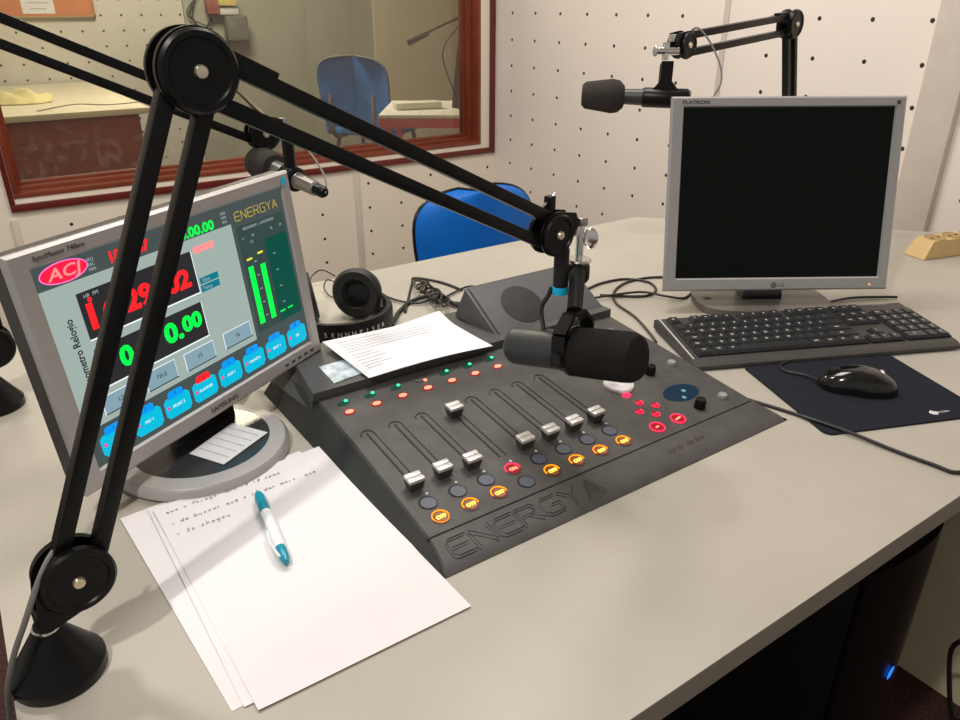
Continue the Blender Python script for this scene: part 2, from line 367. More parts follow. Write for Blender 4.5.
# notice board
nbd = thing('notice_board', (.55, YF-.01, 1.16), 'orange notice board with a white sheet on the far wall', 'notice board')
MB().box((.50, YF-.011, 1.32), (1.03, .018, .32)).build('board', 'orange', nbd)
MB().box((.69, YF-.0215, 1.33), (.19, .002, .30)).build('sheet', 'paper2', nbd)
t = MB()
for k in range(7): t.box((.69, YF-.0232, 1.21+k*.035), (.13 if k % 2 else .10, .0012, .006))
t.build('printed_lines', 'print', nbd)
t = MB()
for a in ((.50, 1.162, 1.05, .012), (.50, 1.485, 1.05, .012)): t.box((a[0], YF-.014, a[1]), (a[2], .026, a[3]))
t.box((1.021, YF-.014, 1.32), (.012, .026, .33)); t.box((-.02, YF-.014, 1.32), (.012, .026, .33)); t.build('board_frame', 'wooddk', nbd)
# hanging bundle on the far wall
hb = thing('hanging_bag', (1.93, YF-.1, 1.0), 'grey bag with yellow and red cards hanging on the far wall', 'bag')
MB().box((1.95, YF-.10, 1.075), (.16, .10, .17), bev=.02).build('bag', 'greybag', hb)
MB().box((1.90, YF-.11, 1.26), (.13, .05, .07), bev=.005).build('yellow_card', 'yellow', hb)
MB().box((1.80, YF-.09, 1.27), (.10, .05, .20), bev=.01).build('red_cloth', mat('faded_red', (.30, .10, .08), .9, noise=.2), hb)
MB().box((1.91, YF-.09, 1.19), (.14, .05, .05), bev=.01).build('strap', 'sticker', hb)
for k in range(3): MB().tube([(1.74+.02*k, YF-.05, 1.35), (1.66-.02*k, YF-.06, 1.18), (1.70+.03*k, YF-.06, 1.05+.02*k), (1.79, YF-.07, 1.15)], .004).build('cord', 'cable', hb)

# ------------------------------------------------------------------ chairs
def make_chair(name, loc, rz, sc, label, m, edge):
    root = thing(name, loc, label, 'chair')
    def b(mb, nm, mm): return mb.build(nm, mm, root)
    off = V(loc)
    # back shell
    W, H = .195, .36; rows = []
    nI, nJ = 16, 18
    def outline(v):   # half width at height v (0..1)
        if v > .62:
            q = (v-.62)/.38; return W*(1-q**3.6)**.36 if q < 1 else .02
        return W*(.93+.07*v/.62)
    def shell(dy, k=1.0):
        rows = []
        for i in range(nI+1):
            v = (1-(1-i/nI)**2)*.998; hw = outline(v)*k; r = []
            for j in range(nJ+1):
                u = (j/nJ-.5)*2; x = u*hw; r.append((x, .20+.05*v-.05*(1-u*u)*-1*-1+.0+dy, .44+v*H))
            rows.append(r)
        return rows
    A = shell(0); B = shell(.016)
    vs = [V(p) for r in A for p in r]+[V(p) for r in B for p in r]; C_ = nJ+1; R = nI+1; o = R*C_
    fs = [[i*C_+j, i*C_+j+1, (i+1)*C_+j+1, (i+1)*C_+j] for i in range(R-1) for j in range(C_-1)]; fs += [[a+o for a in f[::-1]] for f in fs]
    per = [j for j in range(C_)]+[i*C_+C_-1 for i in range(1, R)]+[(R-1)*C_+j for j in range(C_-2, -1, -1)]+[i*C_ for i in range(R-2, 0, -1)]
    for a, c in zip(per, per[1:]+per[:1]): fs.append([a, c, c+o, a+o])
    def put(mb):   # into world
        mb.v = [off+V(p)*sc for p in mb.v]; return mb
    b(put(MB().add(vs, fs)), 'backrest', m)
    rim = MB(); pts = [(A[i][0][0], A[i][0][1]+.008, A[i][0][2]) for i in range(R)]+[(A[-1][j][0], A[-1][j][1]+.008, A[-1][j][2]) for j in range(1, C_)]+[(A[i][-1][0], A[i][-1][1]+.008, A[i][-1][2]) for i in range(R-2, -1, -1)]
    rim.tube(pts, .0055, n=8, smooth=False); b(put(rim), 'edge_piping', edge)
    b(put(MB().box((0, 0, .43), (.40, .40, .04), bev=.018, seg=3)), 'seat', m)
    for sx in (-.12, .12): b(put(MB().tube([(sx, .10, .405), (sx, .23, .41), (sx, .272, .47), (sx, .262, .62)], .011)), 'back_support', edge)
    for sx in (-1, 1):
        for sy in (-1, 1): b(put(MB().tube([(sx*.15, sy*.14, .41), (sx*.18, sy*.17, .2), (sx*.20, sy*.20, .005)], .011)), 'leg', edge)
    root.rotation_euler = (0, 0, rz)
    return root
make_chair('office_chair', (1.135, 1.425, 0), 0, 1.0, 'bright blue chair with black edging standing behind the near desk', 'blue', 'black')
make_chair('visitor_chair', (2.32, 4.56, 0), 2.22, 1.20, 'faded blue chair in the far room behind the window glass', 'blue2', 'greybag')

# red edged table in far room
rt = thing('side_table', (2.15, 3.53, 0), 'white table with red edge just behind the window', 'table')
RT = Matrix.Translation((2.146, 3.533, 0)) @ Matrix.Rotation(math.radians(-35), 4, 'Z')
MB().box((0, 0, .742), (.52, .60, .016), RT, .003).build('table_top', 'white', rt)
MB().box((0, 0, .710), (.52, .60, .046), RT, .003).build('red_edge', 'red', rt)
for sx in (-1, 1):
    for sy in (-1, 1): MB().box((sx*.22, sy*.26, .345), (.035, .035, .685), RT, .003).build('leg', 'red', rt)
tag(MB().box((-.10, -.02, .768), (.24, .10, .034), RT @ Matrix.Rotation(math.radians(18), 4, 'Z'), .008).build('white_box', 'white', loc=(2.146, 3.533, .751)), 'flat white box lying on the red edged table', 'box')
ms = thing('microphone_stand', (2.26, 3.42, .75), 'dark tapered stand with thin microphone arm on the red edged table', 'microphone stand')
pb = [V((-.05, -.05, .751)), V((.05, -.05, .751)), V((.05, .05, .751)), V((-.05, .05, .751))]; pt = [V((-.012, -.012, 1.22)), V((.02, -.012, 1.22)), V((.02, .012, 1.22)), V((-.012, .012, 1.22))]
MB().add([p+V((2.26, 3.42, 0)) for p in pb+pt], [[0, 1, 2, 3], [4, 5, 6, 7], [0, 1, 5, 4], [1, 2, 6, 5], [2, 3, 7, 6], [3, 0, 4, 7]]).build('stand_body', 'dkgrey', ms)
a = V((2.262, 3.42, 1.19)); b_ = aty(408, 43, 3.5)
MB().tube([a, (a+b_)/2+V((0, 0, .005)), b_], .006).build('arm', 'dkgrey', ms)
d = (b_-a).normalized(); MB().cyl(b_-d*.11, b_, .012, .016).build('microphone', 'dkgrey', ms)
MB().tube([a-V((0, 0, .02)), a+(b_-a)*.4+V((0, 0, -.12)), V((2.2, 3.40, .80))], .003).build('wire', 'cable', ms)

# ================================================================== NEAR DESK
ZT = .75
desk = thing('desk', (.7, .8, 0), 'large light grey laminate studio desk carrying the mixer and monitors', 'desk')
poly = [(-.066, .266), (2.035, .266), (2.035, .692), (1.407, 1.34), (-.066, 1.34)]
MB().prism([(x, y, ZT-.002) for x, y in poly], (0, 0, .002)).build('desk_top', 'desk', desk)
MB().prism([(x, y, ZT-.027) for x, y in poly], (0, 0, .0249)).build('edge_band', 'desk_edge', desk)
MB().box((1.378, .72, .3615), (.026, .80, .723)).build('side_panel', 'panel', desk)
MB().box((-.035, .82, .3615), (.026, .90, .723)).build('side_panel', 'panel', desk)
MB().box((.67, 1.12, .50), (1.38, .02, .446)).build('back_panel', 'panel', desk)

# PC tower
pc = thing('computer_tower', (.96, .56, 0), 'black computer tower with glowing blue light on the floor under the desk', 'computer')
MB().box((.9595, .575, .288), (.199, .45, .574), bev=.006).build('case', 'blackp', pc)
rows = []
fr = MB(); pr = [(.861, .3455), (.864, .343), (.90, .335), (.96, .331), (1.02, .335), (1.055, .343), (1.058, .3455)]
fr.prism([(x, y, .01) for x, y in pr]+[(1.058, .352, .01), (.861, .352, .01)], (0, 0, .555)).build('front_bezel', 'black', pc)
MB().ell(mtx((1.000, .331, .312), V((.0055, 0, .002)), V((0, .0015, 0)), V((.003, 0, .011)))).build('power_light', 'e_blue', pc)
wc = MB().tube([atz(962, 640, .30), atz(950, 655, .22)+V((.0, 0, 0)), V((1.25, .30, .08)), V((1.33, .30, .012))], .004)
tag(wc.build('loose_cable', 'cable', loc=(1.33, .30, 0)), 'black cable drooping to the floor beside the computer tower', 'cable')

# ------------------------------------------------------------------ MIXING CONSOLE
TS = .105
def zs(y): return .76+(y-.53)*TS
con = thing('mixing_console', (.55, .75, ZT), 'large charcoal broadcast mixing console with lit buttons and silver faders', 'mixer')
st = [(.4795, .751, .289, .822, 0), (.486, .7545, .290, .822, .004), (.50, .7570, .295, .820, .008), (.53, .7600, .300, .818, .012), (.70, zs(.70), .305, .818, .015), (.8115, zs(.8115), .306, .817, .017), (.86, zs(.8115)-.0005, .306, .817, .017), (.945, .785, .306, .815, .017)]
body = MB(); vs = []
for y, zt, xl, xr, ins in st:
    vs += [(.281+.008*max(0, min(1, (.70-y)/.2)), y, ZT), (xl, y, zt-.003), (xl+.003, y, zt), (xr-.003, y, zt), (xr, y, zt-.004), (.826, y, ZT)]
fs = []
for i in range(len(st)-1):
    for k in range(5): fs.append([i*6+k, i*6+k+1, (i+1)*6+k+1, (i+1)*6+k])
    fs.append([i*6+5, i*6, (i+1)*6, (i+1)*6+5])
fs += [[0, 1, 2, 3, 4, 5][::-1], [(len(st)-1)*6+k for k in range(6)]]
body.add(vs, fs).build('body', 'console', con, smooth=20)
# left side face: black sloping panel from the foot to the top edge
sk = MB(); vs = []; n0 = len(st)
for y, zt, xl, xr, ins in st:
    xb = .281+.008*max(0, min(1, (.70-y)/.2)); vs += [(xb-.0015, y, ZT+.0004), (xl-.0006, y, zt-.0015), (xl+.0006, y, zt-.0022), (xb+.001, y, ZT+.0004)]
fs = [[0, 1, 2, 3], [(n0-1)*4+k for k in range(4)]]
for i in range(n0-1):
    for k in range(4): fs.append([i*4+k, i*4+(k+1) % 4, (i+1)*4+(k+1) % 4, (i+1)*4+k])
sk.add(vs, fs).build('side_panel', 'console_side', con)
# ledge
le = MB(); top = [(.302, .812), (.8165, .812), (.8165, .938), (.325, .955)]; bot = [(.298, .8135), (.8185, .8135), (.8185, .942), (.283, .962)]
vs = [(x, y, .801) for x, y in top]+[(x, y, .776) for x, y in bot]
le.add(vs, [[0, 1, 2, 3], [7, 6, 5, 4], [0, 4, 5, 1], [1, 5, 6, 2], [2, 6, 7, 3], [3, 7, 4, 0]])
le.build('meter_ledge', 'hump', con, smooth=20)
# hump : wedge with speaker
hp = MB()
vs = [(.604, .8125, .7915), (.8172, .8125, .7915), (.588, .915, .8005), (.590, .932, .8005), (.8165, .932, .8005), (.599, .905, .8525), (.809, .905, .8525), (.601, .915, .8525), (.809, .915, .8525)]
fs = [[0, 1, 6, 5], [0, 5, 2], [2, 5, 7, 3], [5, 6, 8, 7], [1, 4, 8, 6], [3, 7, 8, 4], [0, 2, 3, 4, 1]]
bm = bmesh.new(); bv = [bm.verts.new(v) for v in vs]
for f in fs: bm.faces.new([bv[i] for i in f])
bmesh.ops.recalc_face_normals(bm, faces=bm.faces[:]); bmesh.ops.bevel(bm, geom=bm.edges[:], offset=.004, segments=3, affect='EDGES'); bm.verts.index_update()
hp.bmesh(bm).build('speaker_hump', 'hump', con, smooth=40)
hx = V((1, 0, 0)); hy = V((0, 1, .6595)).normalized(); hn = hx.cross(hy)
ho = V((.674, .863, .7915+(.863-.8125)*.6595))
MB().lathe(ho-hn*.001, hn, [(.0355, 0), (.0355, .0016), (.034, .0022), (0.0005, .0024)], 40).build('speaker_grille', 'grille', con)
# console surface frame
cx = V((1, 0, 0)); cy = V((0, 1, TS)).normalized(); cn = cx.cross(cy)
def cp(x, y, h=0): return V((x, y, zs(y)))+cn*h
def CM(x, y, h=0): return mtx(cp(x, y, h), cx, cy, cn)
def disc(mb, x, y, r, h0, h1, sx=1, n=28, sy=1):
    pts = [cp(x, y, h0)+cx*r*sx*math.cos(2*math.pi*i/n)+cy*r*sy*math.sin(2*math.pi*i/n) for i in range(n)]
    return mb.prism(pts, cn*(h1-h0))
def ringm(mb, x, y, r, tr, h, a0=0, a1=360, sy=1, sx=1):
    N = 30; pts = [cp(x, y, h)+cx*r*sx*math.cos(math.radians(a0+(a1-a0)*i/N))+cy*r*sy*math.sin(math.radians(a0+(a1-a0)*i/N)) for i in range(N if a1-a0 == 360 else N+1)]
    return mb.tube(pts, tr, n=6, closed=(a1-a0 == 360), smooth=False)
# groove line along ridge & outline at ledge
MB().tube([cp(.298, .529, .0002), cp(.812, .530, .0002)], .0011, n=6, smooth=False).build('ridge_groove', 'line', con)
MB().tube([cp(.299, .8105, .0005), cp(.60, .8105, .0005)], .0012, n=6, smooth=False).build('ledge_groove', 'line', con)
# embossed brand lettering on the wrist rest: letters drawn as strokes, wide technical style
GL = {'E': [[(.95, 1), (.15, 1), (0, .85), (0, .15), (.15, 0), (.95, 0)], [(.1, .5), (.85, .5)]], 'N': [[(0, 0), (0, 1)], [(0, 1), (.9, 0)], [(.9, 0), (.9, 1)]],
      'R': [[(0, 0), (0, 1), (.75, 1), (.9, .8), (.75, .5), (.1, .5)], [(.45, .5), (.95, 0)]], 'G': [[(.95, 1), (.2, 1), (0, .8), (0, .2), (.2, 0), (.9, 0), (.9, .5), (.5, .5)]],
      'Y': [[(0, 1), (.45, .5), (.9, 1)], [(.45, .5), (.45, 0)]], 'A': [[(0, 0), (.45, 1)], [(.45, 1), (.9, 0)], [(.2, .35), (.75, .35)]]}
lg = MB()
for k, ch in enumerate('ENERGYA'):
    for stn in GL[ch]:
        for off in (-.0017, .0017):
            pts = []
            for (u, v) in stn:
                X = .311+k*.0294+u*.0262+off; Y = .4925+v*.0245+off
                z = .7545+(Y-.486)*(.0055/.044)+.0006
                pts.append((X, Y, z))
            lg.tube(pts, .00075, n=6, smooth=False)
lg.build('embossed_lettering', mat('emboss', (.035, .033, .032), .45, noise=.1), con)
# faders
XC = [.329+.0378*k for k in range(8)]
fy = [.605, .607, .604, .700, .603, .602, .602, .603]
for k, x in enumerate(XC):
    fl = MB(); N = 10
    pts = [cp(x+.0085, .600, .0003)]+[cp(x+.0085*math.cos(math.pi*i/N), .716+.0085*math.sin(math.pi*i/N), .0003) for i in range(N+1)]
    if k == 3: pts = [cp(x+.0085, .600, .0003), cp(x+.0085, .70, .0003)]
    fl.tube(pts, .0008, n=6, smooth=False); o = fl.build('recess_shade_line', 'line', con)  # dark line drawn for the shaded right and top edge of the fader recess
    s_ = MB(); s_.box((0, 0, 0), (.0022, .118 if k != 3 else .112, .0008), CM(x, .660 if k != 3 else .657, .0003)); s_.build('fader_slot', 'slot', o)
    kb = MB(); m_ = CM(x-.001, fy[k]-.001, 0)
    kb.add([m_ @ V(p) for p in [(-.0075, -.0055, .001), (.0075, -.0055, .001), (.0075, .0055, .001), (-.0075, .0055, .001), (-.0095, -.0075, .0115), (.0095, -.0075, .0115), (.0095, .0075, .0115), (-.0095, .0075, .0115)]],
           [[0, 1, 2, 3], [4, 5, 6, 7], [0, 1, 5, 4], [1, 2, 6, 5], [2, 3, 7, 6], [3, 0, 4, 7]])
    fk = kb.build('fader_knob', 'dkgrey', con)
    c_ = MB(); c_.box((0, .0042, .0142), (.0195, .0070, .005), m_, .0015); c_.box((0, -.0042, .0142), (.0195, .0070, .005), m_, .0015); c_.box((0, 0, .0135), (.0185, .0040, .0035), m_)
    c_.build('knob_cap', 'fader', fk)
    dt = MB(); disc(dt, x+.006, .5885, .0016, .0002, .0008); dt.build('level_dot', 'legend', con)
# round buttons
XB = [.3285+.0378*k for k in range(8)]
for k, x in enumerate(XB):
    for row, y in ((0, .5755), (1, .5500)):
        lit = (row == 1 and k != 3) or (row == 0 and k == 3)
        b1 = MB(); disc(b1, x, y, .0105, -.0005, .0006); o = b1.build('button_well', 'slot' if not lit else mat('well_%d' % k, (.06, .02, .01), .5, noise=.1), con)
        col = 'e_orange' if row == 1 else 'e_red'
        if lit:
            r_ = MB(); ringm(r_, x, y, .0092, .00085, .0011, -10, 190); r_.build('lit_arc', col, o)
            if k == 0:
                r_ = MB(); ringm(r_, x, y, .0088, .0004, .0010, -170, -10); r_.build('lit_rim', col, o)
            c_ = MB(); disc(c_, x, y-.001, .0072, .0006, .0014); c_.build('button_cap', mat('amber_cap', (.16, .045, .01), .4, emit=(1, .2, .02), es=.10, noise=.05) if row == 1 and 'amber_cap' not in MATS else (MATS['amber_cap'] if row == 1 else 'e_redlow'), o)
            MB().text('OFF' if row == 1 else 'ON', .0068, CM(x, y-.0015, .0018), ext=.0003, bold=.00022).build('lit_lettering', 'e_yel' if row == 1 else 'e_redhot', o)
        else:
            c_ = MB(); disc(c_, x, y-.0012, .0088, .0004, .0012); c_.build('button_cap', 'btn', o)
XRd = [.331+.0382*k for k in range(7)]
for k, x in enumerate(XRd):
    a_ = MB(); disc(a_, x, .7695, .0078, 0, .0008, sy=.72); o = a_.build('cue_button', 'e_redlow', con)
    a_ = MB(); disc(a_, x, .7695, .0056, .0006, .0016, sy=.62); a_.build('cue_light', 'e_redhot', o)
    a_ = MB(); disc(a_, x+.001, .7905, .0078, 0, .0008, sy=.55); o = a_.build('cue_button', 'e_greenlow' if k != 3 else 'dkgrey', con)
    a_ = MB(); disc(a_, x+.0065, .7935 if k != 3 else .7875, .0024, .0004, .0018); a_.build('cue_light', 'e_green' if k != 3 else 'e_redhot', o)
# red group
for x, y in ((.672, .602), (.687, .587), (.657, .587), (.672, .572)):
    a_ = MB(); disc(a_, x, y, .0058, 0, .0008); o = a_.build('menu_button', 'e_redlow', con)
    a_ = MB(); ringm(a_, x, y, .0052, .0006, .001, 150, 390); a_.box((0, 0, 0), (.005, .0018, .0006), CM(x, y, .0014)); a_.build('lit_mark', 'e_red', o)
for x, y, rr in ((.652, .550, .0095), (.690, .550, .0095)):
    a_ = MB(); disc(a_, x, y, rr, 0, .0008); o = a_.build('talk_button', 'e_redlow', con)
    a_ = MB(); ringm(a_, x, y, rr, .0009, .001); a_.build('lit_ring', 'e_red', o)
    a_ = MB(); a_.box((0, 0, 0), (.010 if x > .67 else .005, .0022, .0006), CM(x, y, .0014) @ Matrix.Rotation(.2, 4, 'Z')); a_.build('lit_mark', 'e_redhot', o)
# white jog dial, knobs
MB().lathe(cp(.678, .648), cn, [(.0215, 0), (.0215, .003), (.020, .005), (.003, .006)], 36, cap=True).build('jog_dial', mat('jog_white', (.62, .60, .60), .3, .1, noise=.25, nscale=60), con)
a_ = MB(); disc(a_, .670, .6235, .0065, 0, .0014, sy=.7); a_.build('red_light', 'e_red', con)
a_ = MB(); disc(a_, .790, .757, .0045, 0, .0022); a_.build('red_light', 'e_red', con)
a_ = MB(); disc(a_, .790, .757, .0085, 0, .0008, sy=.7); a_.build('light_halo_glow', 'e_redlow', con)  # halo of the red light, drawn as a faintly glowing disc
for x, y in ((.784, .776), (.762, .775)):
    a_ = MB(); disc(a_, x, y, .0055, 0, .0008, sy=.8); a_.build('small_button', mat('btn_grey', (.11, .11, .12), .5, noise=.1) if 'btn_grey' not in MATS else MATS['btn_grey'], con)
for (x, y) in ((.741, .650), (.737, .555)):
    MB().lathe(cp(x, y), cn, [(.0078, 0), (.0072, .010), (.006, .013), (.001, .0135)], 24).build('rotary_knob', 'black', con)
for (x, y) in ((.789, .653), (.785, .556)):
    MB().lathe(cp(x, y), cn, [(.0068, 0), (.0066, .003), (.0055, .005), (.001, .0054)], 24).build('jack_cap', mat('cap_grey', (.30, .30, .29), .4, .2, noise=.05) if 'cap_grey' not in MATS else MATS['cap_grey'], con)
a_ = MB(); disc(a_, .742, .592, .030, 0, .0005, sy=.62); a_.build('blue_field', 'e_bluelow', con)
for dx, dy in ((-.006, -.009), (.006, .003)):
    a_ = MB(); disc(a_, .742+dx, .590+dy, .0032, .0004, .0012); a_.build('small_button', mat('btn_blue', (.12, .28, .36), .5, noise=.1) if 'btn_blue' not in MATS else MATS['btn_blue'], con)
# small dim red lettering on the wrist rest, right
MB().text('on air on line', .012, mtx(V((.625, .507, .7583)), cx, V((0, 1, .12)).normalized(), V((0, -.12, 1)).normalized()), align='LEFT', ext=.00015, shear=.3).build('faint_red_lettering', mat('faint_red', (.085, .035, .035), .5, noise=.1), con)
# photo card and papers on the ledge
card = [(.339, .8795), (.3825, .8800), (.379, .829), (.336, .823)]
tag(MB().prism([(x, y, .8015) for x, y in card], (0, 0, .0006)).build('photo_card', 'photo', loc=(.36, .85, .8012)), 'small blue and white picture card on the left end of the console ledge', 'card')
def sheet(name, BL, BR, TR, TL, zf, m, label, cat='paper', group=None, n=12, thick=.0004, loc=None):
    rows = []
    for i in range(n+1):
        v = i/n; r = []
        for j in range(n+1):
            u = j/n; p = V((*BL, 0))*(1-u)*(1-v)+V((*BR, 0))*u*(1-v)+V((*TR, 0))*u*v+V((*TL, 0))*(1-u)*v
            r.append((p.x, p.y, zf(u, v)))
        rows.append(r)
    o = MB().grid(rows, thick).build(name, m, loc=loc or (BL[0], BL[1], zf(0, 0)), smooth=60); tag(o, label, cat, group); return o
def z1(u, v): return .8020+.0015*v+.010*max(0, v-.8)*max(0, u-.5)*4
bk = sheet('paper_sheet', (.386, .811), (.572, .812), (.570, .925), (.383, .925), lambda u, v: z1(u, v), 'paper2', 'lower white sheet of the two lying on the console ledge', group=None)
def z2(u, v): return .8045+.002*v+.0035*math.sin(math.pi*u)*(1-v)+.004*(1-u)*v+.014*max(0, v-.7)*max(0, u-.6)*6
ps = sheet('printed_sheet', (.378, .806), (.571, .797), (.563, .930), (.370, .936), z2, 'paper2', 'printed white sheet lying on top on the console ledge')
pl = MB()
def zsheet(x, y):
    u = (x-.375)/.195; v = (y-.80)/.135; return z2(min(1, max(0, u)), min(1, max(0, v)))
for k, (y, x0, x1) in enumerate([(.920, .385, .50), (.910, .385, .552), (.902, .385, .545), (.894, .386, .55), (.886, .386, .52), (.874, .386, .42), (.866, .386, .425), (.856, .387, .43), (.846, .387, .42), (.838, .387, .43), (.830, .388, .41)]):
    N = 12; pl.grid([[(x0+(x1-x0)*j/N, y-dy*.5, zsheet(x0+(x1-x0)*j/N, y)+.0006) for j in range(N+1)] for dy in (0, .0022)])
o = pl.build('printed_lines', 'print'); o.parent = ps; o.data.transform(Matrix.Translation(-V(ps.location)))

# ------------------------------------------------------------------ sheets and pen in front
SG = 'loose sheets in front of the console'
s2 = sheet('paper_sheet', (.073, .447), (.278, .462), (.262, .772), (.052, .754), lambda u, v: ZT+.0006+.001*v, 'paper', 'lowest blank sheet on the desk, jutting out at the left')
s3 = sheet('paper_sheet', (.082, .445), (.286, .446), (.291, .748), (.080, .752), lambda u, v: ZT+.0014+.0022*v+.004*max(0, v-.8)*u, 'paper', 'middle blank sheet on the desk, almost hidden by the written one')
def zw(u, v): return ZT+.0022+.003*v*v+.008*max(0, v-.72)*(.4+u)+.003*max(0, .12-u-v)
s1 = sheet('written_sheet', (.090, .4350), (.289, .434), (.282, .758), (.084, .744), zw, 'paper', 'topmost white sheet with handwriting under the teal pen')
# handwriting
hw = MB()
def zw_at(x, y):
    v = (y-.435)/.315; u = (x-.088)/.198; return zw(min(1, max(0, u)), min(1, max(0, v)))+.0008
HW = {'a': [(.6, .9), (.1, .8), (0, .3), (.4, 0), (.6, .7), (.7, 0)], 'b': [(0, 2), (0, 0), (.6, .2), (.6, .8), (0, .9)], 'c': [(.6, .8), (.1, .9), (0, .2), (.6, .1)], 'd': [(.6, .9), (0, .7), (.1, 0), (.6, .2), (.7, 2), (.75, 0)],
      'e': [(0, .5), (.6, .6), (.4, 1), (0, .6), (.2, 0), (.7, .2)], 'g': [(.6, .9), (0, .7), (.2, .1), (.6, .6), (.6, -.8), (.1, -.8)], 'h': [(0, 2), (0, 0), (.1, .8), (.5, .9), (.6, 0)], 'i': [(.1, .9), (.1, 0), (.4, .2)],
      'm': [(0, .9), (0, 0), (.1, .8), (.3, .9), (.35, 0), (.5, .9), (.7, .8), (.7, 0)], 'n': [(0, .9), (0, 0), (.1, .8), (.5, .9), (.6, 0)], 'o': [(.3, 1), (0, .5), (.3, 0), (.6, .5), (.3, 1)], 'p': [(0, .9), (0, -.8), (0, .8), (.6, .8), (.5, .1), (0, .1)],
      'q': [(.6, .8), (0, .7), (.2, .1), (.6, .6), (.6, -.9)], 'r': [(0, .9), (0, 0), (.1, .8), (.5, .9)], 's': [(.5, .9), (.1, .7), (.5, .4), (0, 0)], 't': [(.2, 1.8), (.2, 0), (.5, .1)], 'u': [(0, .9), (.1, 0), (.5, .1), (.6, .9), (.6, 0)],
      'T': [(0, 1.8), (.8, 1.9), (.4, 1.8), (.4, 0)], 'S': [(.6, 1.8), (.1, 1.5), (.6, .8), (.5, .1), (0, 0)], '-': [(0, .5), (.6, .55)], '1': [(.2, 1.8), (.2, 0)], '8': [(.5, 1.7), (.1, 1.3), (.6, .5), (.2, 0), (0, .5), (.6, 1.4), (.4, 1.8)], 'l': [(.2, 1.9), (.1, 0), (.4, .1)], 'B': [(0, 1.8), (0, 0), (.6, .3), (.2, .9), (.6, 1.4), (0, 1.8)]}
def write(s, x, y, h, wd, slope):
    for ch in s:
        if ch in HW:
            pts = []
            for (u, v) in HW[ch]:
                X = x+u*wd+v*h*.15; Y = y+v*h+(x-.1)*slope; pts.append((X, Y, zw_at(X, Y)))
            hw.tube(pts, .00033, n=4, sub=3)
        x += wd*1.25 if ch not in ' ' else wd*1.1
write('que o Thiago  dia 18 18 spam', .094, .728, .0022, .0038, .02)
write('- de buscar que o te dar mais, que', .094, .706, .0025, .0040, .03)
write('- So chegou', .094, .686, .0028, .0043, .03)
o = hw.build('handwriting', 'ink'); o.parent = s1; o.data.transform(Matrix.Translation(-V(s1.location)))
# pen
p0 = V((.186, .707, ZT+.0135)); p1 = V((.169, .574, ZT+.0100)); pd_ = (p1-p0).normalized()
pen = thing('ballpoint_pen', ((p0+p1)/2)[:2]+(ZT+.004,) if False else (.178, .642, ZT+.004), 'white and teal ballpoint pen lying on the written sheet', 'pen')
def along(s): return p0+pd_*s
MB().lathe(p0, pd_, [(.0008, 0), (.0011, .004), (.0028, .010)], 16).build('tip', 'silverhi', pen)
MB().lathe(p0, pd_, [(.0035, .009), (.0058, .018), (.0060, .038), (.0056, .046)], 20).build('grip', 'teal', pen)
MB().lathe(p0, pd_, [(.0056, .046), (.0058, .060), (.0056, .100), (.0052, .108)], 20).build('barrel', 'penwhite', pen)
MB().lathe(p0, pd_, [(.0052, .108), (.0056, .112), (.0050, .125), (.0030, .131)], 20).build('cap', 'teal', pen)
MB().tube([along(.124)+V((-.004, 0, .003)), along(.10)+V((-.0075, 0, .002)), along(.078)+V((-.0065, 0, .001))], .0013, n=8).build('clip', 'clear', pen)

# ------------------------------------------------------------------ monitors
def mframe(c, nyaw, tilt, roll):
    n_ = V((math.cos(nyaw)*math.cos(tilt), math.sin(nyaw)*math.cos(tilt), math.sin(tilt))); r_ = V((-math.sin(nyaw), math.cos(nyaw), 0)); u_ = n_.cross(r_)
    a = r_*math.cos(roll)+u_*math.sin(roll); b = u_*math.cos(roll)-r_*math.sin(roll); return V(c), a, b, n_
def bezel(Fm, ow, oh, iw, ih, name, m, root, depth, oc=(0, 0), bev=.003, shrink=.9, back='dkgrey', side=1.0):
    """frame ring with front at h=0.. plus tapered back housing"""
    c, a, b, n_ = Fm; mb = MB()
    def q(w_, h_, z, cc=(0, 0)): return [c+a*(sx*w_/2+cc[0])+b*(sy*h_/2+cc[1])+n_*z for sx, sy in ((-1, -1), (1, -1), (1, 1), (-1, 1))]
    L_ = [q(iw, ih, -.001), q(iw+.004, ih+.004, .003), q(ow-bev*2, oh-bev*2, .0045, oc), q(ow, oh, .0015, oc), q(ow, oh, -.003, oc), q(ow-.004, oh-.004, -.0035, oc)]
    L2_ = [q(ow-.003, oh-.003, -.0032, oc), q(ow*side-.002, oh*side-.002, -depth*.5, oc), q(ow*shrink*side, oh*shrink*side, -depth*.75, oc), q(ow*.6, oh*.6, -depth, oc)]
    vs = [p for l in L2_ for p in l]; fs = [[3, 2, 1, 0], [12, 13, 14, 15]]
    for i in range(3):
        for k in range(4): fs.append([i*4+k, i*4+(k+1) % 4, (i+1)*4+(k+1) % 4, (i+1)*4+k])
    MB().add(vs, fs).build('back_cover', back, root, smooth=25)
    vs = [p for l in L_ for p in l]; fs = []
    for i in range(len(L_)-1):
        for k in range(4): fs.append([i*4+k, i*4+(k+1) % 4, (i+1)*4+(k+1) % 4, (i+1)*4+k])
    fs.append([(len(L_)-1)*4+k for k in range(4)])
    return mb.add(vs, fs).build(name, m, root, smooth=25)
